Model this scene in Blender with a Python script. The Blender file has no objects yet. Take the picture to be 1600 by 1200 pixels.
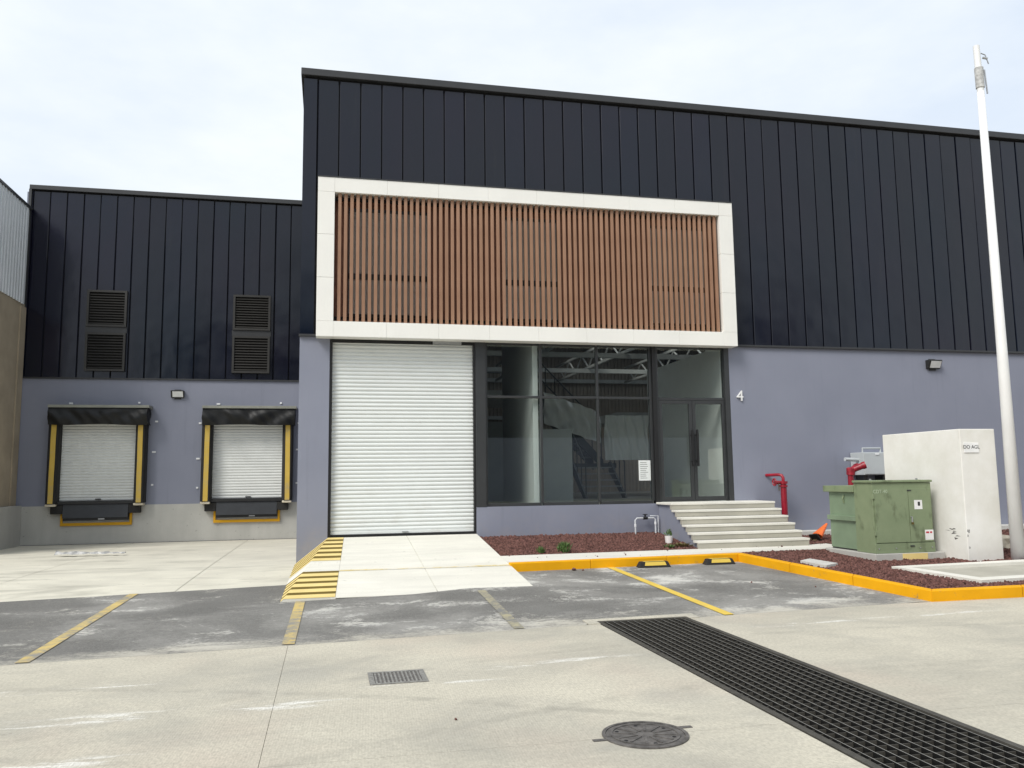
import bpy, bmesh, math, random
import numpy as np
from mathutils import Vector, Matrix
random.seed(7); rng = np.random.default_rng(11)
S = bpy.context.scene
# ------------------------------------------------------------------ camera
YAW, PITCH, ROLL, FPX = 0.21907, 0.11314, 0.01242, 1286.3
fw = Vector((math.sin(YAW)*math.cos(PITCH), math.cos(YAW)*math.cos(PITCH), math.sin(PITCH)))
rt = Vector((math.cos(YAW), -math.sin(YAW), 0)); dn = -rt.cross(fw)
r2 = math.cos(ROLL)*rt + math.sin(ROLL)*dn; d2 = -math.sin(ROLL)*rt + math.cos(ROLL)*dn
cd = bpy.data.cameras.new('camera'); cam = bpy.data.objects.new('camera', cd); S.collection.objects.link(cam)
cd.sensor_width = 36; cd.lens = FPX/1600*36; cd.clip_end = 3000; cd.clip_start = .05
M4 = Matrix.Identity(4)
for i in range(3):
    M4[i][0] = r2[i]; M4[i][1] = -d2[i]; M4[i][2] = -fw[i]
M4[0][3], M4[1][3], M4[2][3] = 0, -17, 1.7
cam.matrix_world = M4; S.camera = cam
# ------------------------------------------------------------------ world and sun
SUN = Vector((-.56, -.44, .72)).normalized()
SUN_EL = math.asin(SUN.z); SUN_AZ = math.atan2(SUN.x, SUN.y)
W = bpy.data.worlds.new('World'); S.world = W; W.use_nodes = True
nt = W.node_tree; nt.nodes.clear()
def wn(t, **k):
    n = nt.nodes.new(t)
    for a, b in k.items(): setattr(n, a, b)
    return n
out = wn('ShaderNodeOutputWorld'); bg = wn('ShaderNodeBackground'); sky = wn('ShaderNodeTexSky')
sky.sky_type = 'NISHITA'; sky.sun_disc = False; sky.sun_elevation = SUN_EL; sky.sun_rotation = SUN_AZ
sky.air_density = 1.0; sky.dust_density = 3.0
tc = wn('ShaderNodeTexCoord'); mp = wn('ShaderNodeMapping'); mp.inputs['Scale'].default_value = (1.1, 1.1, 2.6)
nz = wn('ShaderNodeTexNoise'); nz.inputs['Scale'].default_value = 2.2; nz.inputs['Detail'].default_value = 6; nz.inputs['Roughness'].default_value = .55
cr = wn('ShaderNodeValToRGB'); cr.color_ramp.elements[0].position = .34; cr.color_ramp.elements[1].position = .66
cr.color_ramp.elements[0].color = (7.1, 7.9, 8.95, 1); cr.color_ramp.elements[1].color = (9.15, 9.55, 9.7, 1)
mx = wn('ShaderNodeMix', data_type='RGBA'); mx.inputs[0].default_value = .9
L = nt.links.new
L(tc.outputs['Generated'], mp.inputs[0]); L(mp.outputs[0], nz.inputs['Vector']); L(nz.outputs['Fac'], cr.inputs[0])
L(sky.outputs[0], mx.inputs[6]); L(cr.outputs[0], mx.inputs[7]); L(mx.outputs[2], bg.inputs[0]); L(bg.outputs[0], out.inputs[0])
bg.inputs[1].default_value = .083
sl = bpy.data.lights.new('sun', 'SUN'); sl.energy = 2.0; sl.angle = math.radians(24); sl.color = (1, .96, .9)
so = bpy.data.objects.new('sun', sl); S.collection.objects.link(so); so.rotation_euler = SUN.to_track_quat('Z', 'Y').to_euler(); so.location = (0, 0, 40)
S.view_settings.view_transform = 'Standard'; S.view_settings.look = 'None'; S.view_settings.exposure = .50; S.view_settings.gamma = 1
S.view_settings.use_curve_mapping = False
S.cycles.use_denoising = True; S.cycles.max_bounces = 8; S.cycles.transparent_max_bounces = 12
# ------------------------------------------------------------------ materials
MATS = {}
class NB:
    def __init__(s, name):
        s.m = bpy.data.materials.new(name); s.m.use_nodes = True; s.t = s.m.node_tree; s.t.nodes.clear()
        s.o = s.n('ShaderNodeOutputMaterial'); s.p = s.n('ShaderNodeBsdfPrincipled'); s.l(s.p.outputs[0], s.o.inputs[0])
        MATS[name] = s.m
    def n(s, t, **k):
        n = s.t.nodes.new(t)
        for a, b in k.items(): setattr(n, a, b)
        return n
    def l(s, a, b): s.t.links.new(a, b)
    def pos(s, sc=(1, 1, 1), rot=(0, 0, 0), space='world'):
        if space == 'world': g = s.n('ShaderNodeNewGeometry').outputs['Position']
        else: g = s.n('ShaderNodeTexCoord').outputs['Object']
        mp = s.n('ShaderNodeMapping'); mp.inputs['Scale'].default_value = sc; mp.inputs['Rotation'].default_value = rot
        s.l(g, mp.inputs[0]); return mp.outputs[0]
    def noise(s, scale, sc=(1, 1, 1), detail=4, rough=.55, space='world', rot=(0, 0, 0), dist=0):
        n = s.n('ShaderNodeTexNoise'); n.inputs['Scale'].default_value = scale; n.inputs['Detail'].default_value = detail
        n.inputs['Roughness'].default_value = rough; n.inputs['Distortion'].default_value = dist
        s.l(s.pos(sc, rot, space), n.inputs['Vector']); return n.outputs['Fac']
    def rng(s, v, a, b, c=0, d=1):
        n = s.n('ShaderNodeMapRange'); n.clamp = True; n.inputs[1].default_value = a; n.inputs[2].default_value = b; n.inputs[3].default_value = c; n.inputs[4].default_value = d
        s.l(v, n.inputs[0]); return n.outputs[0]
    def math(s, op, a, b=None):
        n = s.n('ShaderNodeMath', operation=op)
        for i, v in enumerate((a, b)):
            if v is None: continue
            if isinstance(v, (int, float)): n.inputs[i].default_value = v
            else: s.l(v, n.inputs[i])
        return n.outputs[0]
    def mix(s, f, a, b, mode='MIX'):
        n = s.n('ShaderNodeMix', data_type='RGBA', blend_type=mode)
        for i, v in ((0, f), (6, a), (7, b)):
            if isinstance(v, (int, float)): n.inputs[i].default_value = v
            elif isinstance(v, tuple): n.inputs[i].default_value = (*v, 1)
            else: s.l(v, n.inputs[i])
        return n.outputs[2]
    def col(s, c):
        if isinstance(c, tuple): s.p.inputs['Base Color'].default_value = (*c, 1)
        else: s.l(c, s.p.inputs['Base Color'])
        return s
    def rough(s, v, metal=0, spec=.5):
        if isinstance(v, (int, float)): s.p.inputs['Roughness'].default_value = v
        else: s.l(v, s.p.inputs['Roughness'])
        s.p.inputs['Metallic'].default_value = metal; s.p.inputs['Specular IOR Level'].default_value = spec; return s
    def bump(s, v, st, dist=.01):
        b = s.n('ShaderNodeBump'); b.inputs['Strength'].default_value = st; b.inputs['Distance'].default_value = dist
        s.l(v, b.inputs['Height']); s.l(b.outputs[0], s.p.inputs['Normal']); return s
    def sep(s):
        n = s.n('ShaderNodeSeparateXYZ'); s.l(s.n('ShaderNodeNewGeometry').outputs['Position'], n.inputs[0]); return n.outputs
def simple(name, c, rough=.6, metal=0, var=.12, sc=3, bump=0, bsc=60, spec=.5):
    b = NB(name); n = b.noise(sc, detail=5)
    b.col(b.mix(b.rng(n, .3, .7), tuple(x*(1-var) for x in c), tuple(min(1, x*(1+var)) for x in c))).rough(rough, metal, spec)
    if bump: b.bump(b.noise(bsc), bump, .005)
    return b
def concrete(name, c, dark=.75, sc=1.0, streak=(0.4, 3, 1), white=0, tyre=.0, bump=.25):
    b = NB(name)
    a = b.rng(b.noise(.9*sc, detail=6, rough=.6), .3, .72)
    col = b.mix(a, tuple(x*dark for x in c), tuple(min(.92, x*1.06) for x in c))
    st = b.rng(b.noise(1.1*sc, streak, 5, .6, rot=(0, 0, .12)), .42, .66)
    col = b.mix(b.math('MULTIPLY', st, .38), col, tuple(x*.72 for x in c))
    if tyre:
        ty = b.rng(b.noise(.7, (.55, 1.7, 1), 6, .66, rot=(0, 0, -.35), dist=.8), .52, .66)
        col = b.mix(b.math('MULTIPLY', ty, tyre), col, tuple(x*.5 for x in c))
    fine = b.noise(45, detail=3, rough=.7)
    col = b.mix(b.rng(fine, .35, .75, 0, .22), col, tuple(x*.6 for x in c))
    sp = b.rng(b.noise(9, detail=2), .70, .74)
    col = b.mix(b.math('MULTIPLY', sp, .5), col, tuple(x*.45 for x in c))
    if white:
        w = b.rng(b.noise(1.3, (.5, 2.4, 1), 6, .65), .60, .70)
        col = b.mix(b.math('MULTIPLY', w, white), col, (.74, .73, .69))
    b.col(col).rough(.85, 0, .3); b.bump(fine, bump, .004); return b

# road concrete: broom lines, tyre sweeps, scuffs of white paint
b = NB('road_concrete')
a = b.rng(b.noise(.42, detail=7, rough=.62), .3, .7)
col = b.mix(a, (.42, .395, .33), (.62, .58, .475))
col = b.mix(b.math('MULTIPLY', b.rng(b.noise(.9, (.8, 1.1, 1), 7, .68, rot=(0, 0, .3), dist=.8), .46, .70), .55), col, (.32, .31, .275))
col = b.mix(b.math('MULTIPLY', b.rng(b.noise(2.6, (.7, 1.2, 1), 6, .7, dist=.5), .50, .72), .45), col, (.62, .58, .475))
col = b.mix(b.math('MULTIPLY', b.rng(b.noise(.5, (1, 1, 1), 4), .52, .72), .40), col, (.55, .45, .37))
col = b.mix(b.math('MULTIPLY', b.rng(b.noise(.6, (1, 1.2, 1), 5, rot=(0, 0, 1)), .56, .70), .45), col, (.33, .325, .295))
for (cx_, cy_, r_, w_, a_) in ((-6, -24, 15.2, .10, .35), (-6, -24, 13.5, .09, .28), (5, -22, 11.6, .11, .30), (5, -22, 13.3, .10, .25), (-10, -2, 9.0, .1, .28), (12, -24, 13.8, .12, .25)):
    vm = b.n('ShaderNodeVectorMath', operation='DISTANCE'); b.l(b.pos((1, 1, 0)), vm.inputs[0]); vm.inputs[1].default_value = (cx_, cy_, 0)
    rg = b.math('ABSOLUTE', b.math('SUBTRACT', vm.outputs['Value'], r_))
    mk = b.math('MULTIPLY', b.rng(rg, w_*.35, w_*.8, 1, 0), b.rng(b.noise(2.4, detail=7, rough=.75), .42, .62))
    col = b.mix(b.math('MULTIPLY', mk, a_*1.5), col, (.29, .275, .235))
x, y, z = b.sep()
scuff = b.rng(b.noise(3.2, (.5, 3.2, 1), 6, .72), .52, .58)
def band(x, y, a, k, w, x0, x1):
    d = b.math('ABSOLUTE', b.math('SUBTRACT', b.math('SUBTRACT', y, b.math('MULTIPLY', x, k)), a))
    m = b.rng(d, w*.4, w, 1, 0)
    return b.math('MULTIPLY', b.math('MULTIPLY', m, b.rng(x, x0, x0+.5)), b.rng(x, x1-.5, x1, 1, 0))
for args in ((-10.25, .03, .16, -2.6, .35), (-9.9, .0, .05, .0, 1.6), (-11.1, .12, .12, -4, -1), (-9.2, .05, .10, -3.5, -1.2), (-9.6, .1, .12, 1.2, 3.0), (-8.6, .06, .10, 4.6, 8.5)):
    col = b.mix(b.math('MULTIPLY', b.math('MULTIPLY', scuff, band(x, y, *args)), .8), col, (.78, .77, .72))
fine = b.noise(42, (1, .6, 1), 4, .8)
col = b.mix(b.rng(fine, .40, .68, 0, .6), col, (.29, .272, .225))
drip = b.rng(b.noise(3.1, detail=5, rough=.75), .655, .70)
col = b.mix(b.math('MULTIPLY', drip, .35), col, (.22, .205, .175))
sp = b.rng(b.noise(17, detail=3, rough=.8), .745, .76)
col = b.mix(b.math('MULTIPLY', sp, .5), col, (.1, .095, .09))
b.col(col).rough(.88, 0, .25)
wv = b.n('ShaderNodeTexWave', wave_type='BANDS', bands_direction='X'); wv.inputs['Scale'].default_value = 16; wv.inputs['Distortion'].default_value = 1.5; wv.inputs['Detail'].default_value = 2
b.l(b.pos(rot=(0, 0, .05)), wv.inputs[0])
b.bump(b.math('ADD', b.math('MULTIPLY', wv.outputs['Fac'], .2), fine), .4, .005)

concrete('apron_concrete', (.70, .67, .565), .82, .9, (.7, 1.3, 1), tyre=.6)
concrete('ramp_concrete', (.74, .72, .64), .92, 1, (.5, 3, 1))
concrete('walk_concrete', (.74, .72, .65), .9, 1)
concrete('step_concrete', (.45, .43, .365), .82, 2); concrete('lit_tread_concrete', (.76, .74, .67), .9, 2)  # treads lightened, risers darkened: top light and front shade put into the colour
concrete('plinth_concrete', (.50, .495, .46), .82, .8, (3, 3, .35))
concrete('pit_concrete', (.018, .018, .017), .7)
concrete('pale_concrete', (.62, .61, .57), .8, 1.6)

# asphalt with pale dust patches
b = NB('asphalt')
f = b.noise(60, detail=4, rough=.85); m = b.noise(.8, detail=6, rough=.6)
col = b.mix(b.rng(m, .3, .7), (.098, .095, .088), (.160, .156, .145))
col = b.mix(b.rng(f, .40, .68, 0, .75), col, (.27, .265, .25))
x, y, z = b.sep()
soft = b.noise(.55, (.8, 1, 1), 6, .6, dist=.5)
lean = b.rng(x, -4.5, 1.5, -.05, .03)
spk = b.noise(18, detail=5, rough=.8)
spk = b.math('MULTIPLY', b.math('SUBTRACT', spk, .5), .34)
col = b.mix(b.math('ADD', b.rng(b.math('ADD', b.math('ADD', soft, lean), spk), .45, .66, 0, .62), 0), col, (.37, .36, .335))
p1 = b.noise(1.25, (.75, 1.25, 1), 8, .68, rot=(0, 0, .2), dist=.6)
amt = b.math('ADD', b.math('ADD', p1, b.math('MULTIPLY', b.math('SUBTRACT', soft, .5), .55)), b.math('ADD', lean, spk))
col = b.mix(b.rng(amt, .575, .70, 0, .85), col, (.62, .61, .57))
edge = b.math('ADD', b.math('ADD', b.rng(b.math('SUBTRACT', y, b.math('MULTIPLY', x, .08)), -7.95, -7.2, .20, 0), b.math('MULTIPLY', p1, .8)), spk)
col = b.mix(b.rng(edge, .46, .64, 0, .85), col, (.48, .455, .39))
b.col(col).rough(.9, 0, .25); b.bump(f, .8, .006)

def worn(name, paint, under, lo, hi, sc=6, rough=.75):
    b = NB(name); n = b.noise(sc, detail=8, rough=.75); big = b.noise(.8, detail=2)
    v = b.math('ADD', n, b.math('MULTIPLY', b.math('SUBTRACT', big, .5), .5))
    tone = b.mix(b.rng(b.noise(2.5, detail=4), .3, .7), tuple(x*.86 for x in paint), paint)
    b.col(b.mix(b.rng(v, lo, hi), tone, under)).rough(rough, 0, .2); b.bump(b.noise(80), .3, .003); return b
worn('line_paint', (.60, .46, .18), (.26, .25, .22), .44, .64)
worn('line_paint_fresh', (.72, .52, .10), (.3, .29, .25), .62, .8)
worn('line_paint_faint', (.42, .38, .25), (.2, .197, .187), .38, .55)
worn('kerb_paint', (.82, .395, .005), (.30, .20, .10), .64, .74, 7, .7)
worn('ramp_yellow', (.80, .63, .26), (.68, .57, .36), .62, .8)
worn('ramp_olive', (.16, .112, .022), (.35, .28, .14), .65, .8)
worn('ramp_line', (.70, .57, .26), (.7, .67, .58), .46, .62)
worn('dock_yellow_edge', (.62, .33, .02), (.3, .22, .1), .66, .8)

# purple render
b = NB('purple_render'); n1 = b.noise(.7, detail=5); n2 = b.noise(3, (1, 1, .25), 4)
col = b.mix(b.rng(n1, .3, .7), (.212, .226, .284), (.242, .256, .318))
col = b.mix(b.rng(n2, .55, .75, 0, .25), col, (.195, .206, .256))
x, y, z = b.sep()
col = b.mix(b.math('MULTIPLY', b.rng(b.noise(1.6, (4, 4, .22), 5, .7), .58, .70), .16), col, (.13, .135, .165))
spl = b.math('MULTIPLY', b.rng(z, .25, 1.15, 1, 0), b.rng(b.noise(2.3, (1, 1, 1.4), 6, .7), .46, .66))
col = b.mix(b.math('MULTIPLY', spl, .32), col, (.33, .29, .26))
b.col(col).rough(b.rng(n1, .3, .7, .6, .78), 0, .35); b.bump(b.math('ADD', b.noise(90), b.math('MULTIPLY', n1, 3)), .15, .004)
# dark metal cladding
b = NB('dark_cladding'); n = b.noise(.45, (1, 1, .6), 4); ri = b.n('ShaderNodeObjectInfo').outputs['Random']
col = b.mix(b.rng(n, .35, .65), (.0022, .0066, .0160), (.0062, .0062, .0172))
col = b.mix(b.math('MULTIPLY', ri, .5), col, (.0030, .0038, .0075))
col = b.mix(b.rng(b.noise(2.0, (3, 3, .15), 5, .7), .6, .75, 0, .25), col, (.022, .022, .024))
b.col(col).rough(b.rng(b.noise(.9, detail=3), .3, .7, .14, .26), 0, .45)
b.bump(b.noise(1.1, (1, 1, .7), 2), .4, .05)
simple('dark_trim', (.03, .031, .033), .45, 0, .1)
simple('dark_joint', (.004, .004, .005), .8)
simple('storefront_metal', (.032, .034, .036), .38, 0, .1, spec=.6)
simple('black_metal', (.010, .010, .011), .45)
simple('louvre_metal', (.026, .0245, .022), .5)
simple('white_panel', (.80, .79, .745), .55, 0, .03, 1.2)
simple('white_joint', (.74, .73, .69), .7)
b = NB('wood_slat'); n = b.noise(3, (6, 6, .7), 5, space='obj'); n0 = b.noise(1.3, (1, .01, .01), 2)
ri = b.n('ShaderNodeObjectInfo').outputs['Random']
col = b.mix(b.rng(n, .3, .7), (.265, .143, .087), (.358, .206, .130))
b.col(b.mix(b.math('MULTIPLY', ri, .45), col, (.225, .126, .074))).rough(.5, 0, .4); b.bump(n, .15, .003)
simple('screen_wall', (.30, .135, .09), .7, 0, .15)
simple('blind', (.5, .46, .42), .7, 0, .06)
simple('window_dark', (.012, .012, .013), .3)
b = NB('shutter_white'); x, y, z = b.sep()
col = b.mix(b.rng(b.noise(2, detail=5), .3, .7), (.675, .70, .685), (.705, .73, .715))
col = b.mix(b.math('MULTIPLY', b.math('MULTIPLY', b.rng(z, .6, 1.7, 1, .12), b.rng(b.noise(3, (1, 1, 2), 6, .7), .5, .68)), .3), col, (.46, .42, .35))
b.col(col).rough(b.rng(b.noise(5, detail=4), .3, .7, .35, .55), 0, .5)
simple('shutter_grey', (.68, .695, .67), .45, 0, .05, 2)
simple('vinyl', (.008, .0085, .009), .5, 0, .3, 4, .3, 14, spec=.35)
simple('rubber', (.016, .015, .014), .8)
simple('lip_steel', (.028, .031, .036), .5, 0, .2)
b = worn('pad_yellow', (.62, .43, .09), (.42, .33, .17), .5, .72, 5, .55)
simple('hood_steel', (.24, .245, .21), .55, 0, .15)
simple('plastic_white', (.78, .79, .80), .4)
simple('tan_render', (.36, .30, .215), .85, 0, .16, 1.2, .3)
simple('sheet_metal', (.62, .645, .66), .42, 0, .06, .8)
simple('lamp_grey', (.02, .02, .02), .5); simple('lamp_lens', (.72, .73, .72), .25)
simple('red_paint', (.27, .008, .022), .35, 0, .2, 5)
simple('red_valve', (.28, .014, .026), .4, 0, .35, 14)
simple('brass', (.2, .15, .06), .4, 1)
b = NB('transformer_green'); n = b.noise(3.2, detail=6, rough=.65); n2 = b.noise(6, (1, 1, .5), 4)
col = b.mix(b.rng(n, .3, .7), (.19, .24, .138), (.228, .278, .165))
col = b.mix(b.rng(n2, .56, .70, 0, .65), col, (.085, .105, .055))
b.col(col).rough(.5, 0, .4)
simple('tank_green', (.185, .255, .165), .5, 0, .1)
simple('box_grey', (.46, .49, .50), .45, 0, .05)
simple('galvanised', (.42, .43, .44), .35, .7, .1)
b = NB('white_block'); n = b.noise(1.4, detail=6, rough=.65); n2 = b.noise(5, detail=5); n3 = b.noise(2, (1, 1, .3), 4)
col = b.mix(b.rng(n, .35, .7), (.70, .685, .63), (.82, .81, .78))
col = b.mix(b.rng(n3, .56, .72, 0, .3), col, (.56, .53, .47))
b.col(col).rough(.85, 0, .3); b.bump(n2, .25, .01)
simple('scuff_black', (.12, .115, .11), .8, 0, .5, 12)
simple('white_paint', (.80, .80, .79), .4, 0, .03)
simple('grey_bits', (.45, .45, .44), .6, 0, .3, 20)
simple('sign_black', (.02, .02, .022), .6); simple('sign_white', (.78, .78, .77), .5)
simple('sign_red', (.5, .03, .05), .6); simple('mark_pale', (.42, .50, .36), .6)
simple('cone_orange', (.75, .15, .03), .55, 0, .2, 12)
simple('pvc', (.62, .64, .66), .35)
simple('bucket_white', (.8, .76, .74), .4)
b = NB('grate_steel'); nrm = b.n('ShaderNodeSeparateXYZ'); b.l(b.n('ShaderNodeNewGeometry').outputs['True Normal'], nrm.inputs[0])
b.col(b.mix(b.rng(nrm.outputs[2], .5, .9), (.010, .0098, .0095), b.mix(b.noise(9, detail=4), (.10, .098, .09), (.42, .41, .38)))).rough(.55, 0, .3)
simple('grate_edge', (.07, .065, .055), .6, .2, .3, 8)
simple('cast_iron', (.12, .112, .105), .6, .2, .45, 16, .8, 40)
simple('old_grate', (.21, .205, .19), .7, 0, .35, 30)
simple('leaf_green', (.07, .13, .03), .6, 0, .4, 30); simple('leaf_dry', (.16, .13, .05), .7, 0, .3, 30)
b = NB('lava_rock'); v = b.n('ShaderNodeTexVoronoi'); v.inputs['Scale'].default_value = 26; b.l(b.pos(), v.inputs['Vector'])
sp = b.n('ShaderNodeSeparateColor'); b.l(v.outputs['Color'], sp.inputs[0])
col = b.mix(sp.outputs[0], (.045, .021, .019), (.215, .105, .09)); col = b.mix(b.math('MULTIPLY', sp.outputs[1], .5), col, (.13, .066, .05))
b.col(col).rough(.95, 0, .2)
simple('soil', (.16, .115, .07), .95, 0, .3, 6, .5, 40)
simple('stone_cream', (.62, .56, .44), .85, 0, .2, 5, .4, 20); simple('stone_tan', (.55, .38, .16), .85, 0, .25, 6)
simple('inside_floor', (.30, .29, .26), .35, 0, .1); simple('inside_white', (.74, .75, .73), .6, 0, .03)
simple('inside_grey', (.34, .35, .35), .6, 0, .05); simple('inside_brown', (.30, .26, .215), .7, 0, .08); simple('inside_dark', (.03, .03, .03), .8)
simple('stair_steel', (.035, .042, .042), .5); simple('stair_tread', (.34, .34, .33), .6); simple('truss_grey', (.40, .41, .40), .5)
b = NB('plastic_film'); b.col((.9, .92, .92)).rough(.3, 0, .5); b.p.inputs['Alpha'].default_value = .85
b.bump(b.noise(5, (1, 1, .4), 4), .5, .05)
simple('paper', (.76, .79, .77), .7, 0, .05, 12)
b = NB('glass'); b.t.nodes.remove(b.p)
tr = b.n('ShaderNodeBsdfTransparent'); tr.inputs[0].default_value = (.905, .935, .925, 1); gl = b.n('ShaderNodeBsdfGlossy'); gl.inputs['Roughness'].default_value = .015; gl.inputs[0].default_value = (.95, 1, .98, 1)
fr = b.n('ShaderNodeFresnel'); bf = b.n('ShaderNodeNewGeometry').outputs['Backfacing']; b.l(b.rng(bf, 0, 1, 1.75, 1/1.75), fr.inputs[0]); ms = b.n('ShaderNodeMixShader')
b.l(fr.outputs[0], ms.inputs[0]); b.l(tr.outputs[0], ms.inputs[1]); b.l(gl.outputs[0], ms.inputs[2]); b.l(ms.outputs[0], b.o.inputs[0])
# ------------------------------------------------------------------ mesh helpers
ORG = {}
class MB:
    def __init__(s): s.v = []; s.f = []
    def add(s, vs, fs):
        o = len(s.v); s.v += [tuple(p) for p in vs]; s.f += [tuple(i+o for i in f) for f in fs]; return s
    def box(s, x0, x1, y0, y1, z0, z1):
        return s.add([(x, y, z) for x in (x0, x1) for y in (y0, y1) for z in (z0, z1)],
                     [(0, 1, 3, 2), (4, 6, 7, 5), (0, 4, 5, 1), (2, 3, 7, 6), (0, 2, 6, 4), (1, 5, 7, 3)])
    def prism(s, pts, axis, a, c):           # pts 2D polygon extruded along axis from a to c
        def P(p, t): return {'x': (t, p[0], p[1]), 'y': (p[0], t, p[1]), 'z': (p[0], p[1], t)}[axis]
        n = len(pts)
        return s.add([P(p, a) for p in pts]+[P(p, c) for p in pts],
                     [tuple(range(n-1, -1, -1)), tuple(range(n, 2*n))]+[(i, (i+1) % n, n+(i+1) % n, n+i) for i in range(n)])
    def tube(s, path, rad, seg=10, cap=True):
        path = [Vector(p) for p in path]; rings = []; n = len(path)
        rad = rad if isinstance(rad, (list, tuple)) else [rad]*n
        ref = None
        for i, p in enumerate(path):
            t = (path[min(i+1, n-1)]-path[max(i-1, 0)]).normalized()
            if ref is None:
                ref = t.cross(Vector((0, 0, 1)) if abs(t.z) < .9 else Vector((1, 0, 0))).normalized()
            a = (ref-t*ref.dot(t)).normalized(); ref = a; bb = t.cross(a)
            rings.append([p+rad[i]*(math.cos(k*2*math.pi/seg)*a+math.sin(k*2*math.pi/seg)*bb) for k in range(seg)])
        vs = [v for r in rings for v in r]; fs = []
        for i in range(n-1):
            for k in range(seg): fs.append((i*seg+k, i*seg+(k+1) % seg, (i+1)*seg+(k+1) % seg, (i+1)*seg+k))
        if cap: fs += [tuple(range(seg-1, -1, -1)), tuple(range((n-1)*seg, n*seg))]
        return s.add(vs, fs)
    def grid(s, nx, ny, fn):
        vs = [fn(i/(nx), j/(ny)) for j in range(ny+1) for i in range(nx+1)]
        return s.add(vs, [(j*(nx+1)+i, j*(nx+1)+i+1, (j+1)*(nx+1)+i+1, (j+1)*(nx+1)+i) for j in range(ny) for i in range(nx)])
    def slab(s, pts, th):                    # 3D polygon, given thickness downwards
        n = len(pts)
        return s.add(list(pts)+[(p[0], p[1], p[2]-th) for p in pts],
                     [tuple(range(n)), tuple(range(2*n-1, n-1, -1))]+[(i, n+i, n+(i+1) % n, (i+1) % n) for i in range(n)])
    def build(s, name, mat, parent=None, smooth=False, bevel=0, **tags):
        v = np.array(s.v, float); o = Vector(((v[:, 0].min()+v[:, 0].max())/2, (v[:, 1].min()+v[:, 1].max())/2, v[:, 2].min()))
        me = bpy.data.meshes.new(name); me.from_pydata([tuple(np.array(p)-np.array(o)) for p in s.v], [], s.f)
        bm = bmesh.new(); bm.from_mesh(me); bmesh.ops.recalc_face_normals(bm, faces=bm.faces); bm.to_mesh(me); bm.free()
        me.materials.append(MATS[mat])
        if smooth:
            me.polygons.foreach_set('use_smooth', [True]*len(me.polygons))
            if smooth != 'all': me.set_sharp_from_angle(angle=math.radians(40))
        return place(name, me, o, parent, bevel, **tags)
def place(name, me, o, parent=None, bevel=0, **tags):
    ob = bpy.data.objects.new(name, me); S.collection.objects.link(ob); o = Vector(o)
    if parent is not None: ob.parent = parent; ob.location = o-ORG[parent]
    else: ob.location = o
    ORG[ob] = o
    if bevel:
        md = ob.modifiers.new('edge', 'BEVEL'); md.width = bevel; md.segments = 2; md.limit_method = 'ANGLE'
    tag(ob, **tags); return ob
def tag(ob, label=None, cat=None, group=None, kind=None):
    for k, v in (('label', label), ('category', cat), ('group', group), ('kind', kind)):
        if v: ob[k] = v
def empty(name, loc, **tags):
    ob = bpy.data.objects.new(name, None); S.collection.objects.link(ob); ob.location = loc; ORG[ob] = Vector(loc); ob.empty_display_size = .2
    tag(ob, **tags); return ob
def box(name, mat, parent, x0, x1, y0, y1, z0, z1, bevel=0, **t): return MB().box(x0, x1, y0, y1, z0, z1).build(name, mat, parent, False, bevel, **t)
def dup(root, delta, **tags):
    def cp(o, par):
        c = o.copy(); S.collection.objects.link(c); c.parent = par; ORG[c] = ORG[o]+Vector(delta)
        for ch in list(o.children): cp(ch, c)
        return c
    c = cp(root, None); c.location = root.location+Vector(delta); tag(c, **tags); return c
def text(name, body, size, mat, parent, loc, rot, depth=.002, **tags):
    cu = bpy.data.curves.new(name, 'FONT'); cu.body = body; cu.size = size; cu.extrude = depth; cu.align_x = 'CENTER'; cu.align_y = 'CENTER'
    to = bpy.data.objects.new('tmp', cu); S.collection.objects.link(to)
    me = bpy.data.meshes.new_from_object(to.evaluated_get(bpy.context.evaluated_depsgraph_get())); bpy.data.objects.remove(to)
    me.transform(Matrix.Rotation(rot[2], 4, 'Z') @ Matrix.Rotation(rot[0], 4, 'X')); me.materials.clear(); me.materials.append(MATS[mat])
    return place(name, me, loc, parent, **tags)
def struct(mb, name, mat, parent=None, label=None, **k): return mb.build(name, mat, parent, kind='structure', label=label, **k)
# ------------------------------------------------------------------ ground
def h(x, y):
    a = .15*min(max((y-(-7.9+.08*min(x, 7.7)))/4.9, 0), 1)*min(max((x+2)/4, .35), 1)
    if x < -.5 and y > 0: a *= max(0, 1-y/10)
    return a
yA = lambda x: -7.9+.08*x if x < 7.7 else -7.32
yB = lambda x: -3.1+.17*x
MB().grid(40, 40, lambda i, j: (-700+1400*i, -700+1400*j, -.75)).build('ground', 'soil', kind='structure', label='bare earth beneath and around the industrial yard')
road = struct(MB().add([(-45, -70, -.03), (3.05, -70, -.03), (3.05, -7.4, -.03), (-45, -10, -.03)], [(0, 1, 2, 3)]).add([(4.28, -70, -.03), (45, -70, -.03), (45, -6.9, -.03), (4.28, -6.9, -.03)], [(0, 1, 2, 3)])
              .add([(3.05, -70, -.03), (4.28, -70, -.03), (4.28, -15.6, -.03), (3.05, -15.6, -.03)], [(0, 1, 2, 3)]), 'road', 'pale_concrete', label='pale concrete yard road in the foreground')
g = .0017; xs = [-45, -20, -12, -8.4, -4.4, -.39, 3.09, 4.24, 8.3, 12.3, 16.3, 20.3, 28, 45]; ys = [-11.66, -16, -22, -30, -45, -70]
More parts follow.
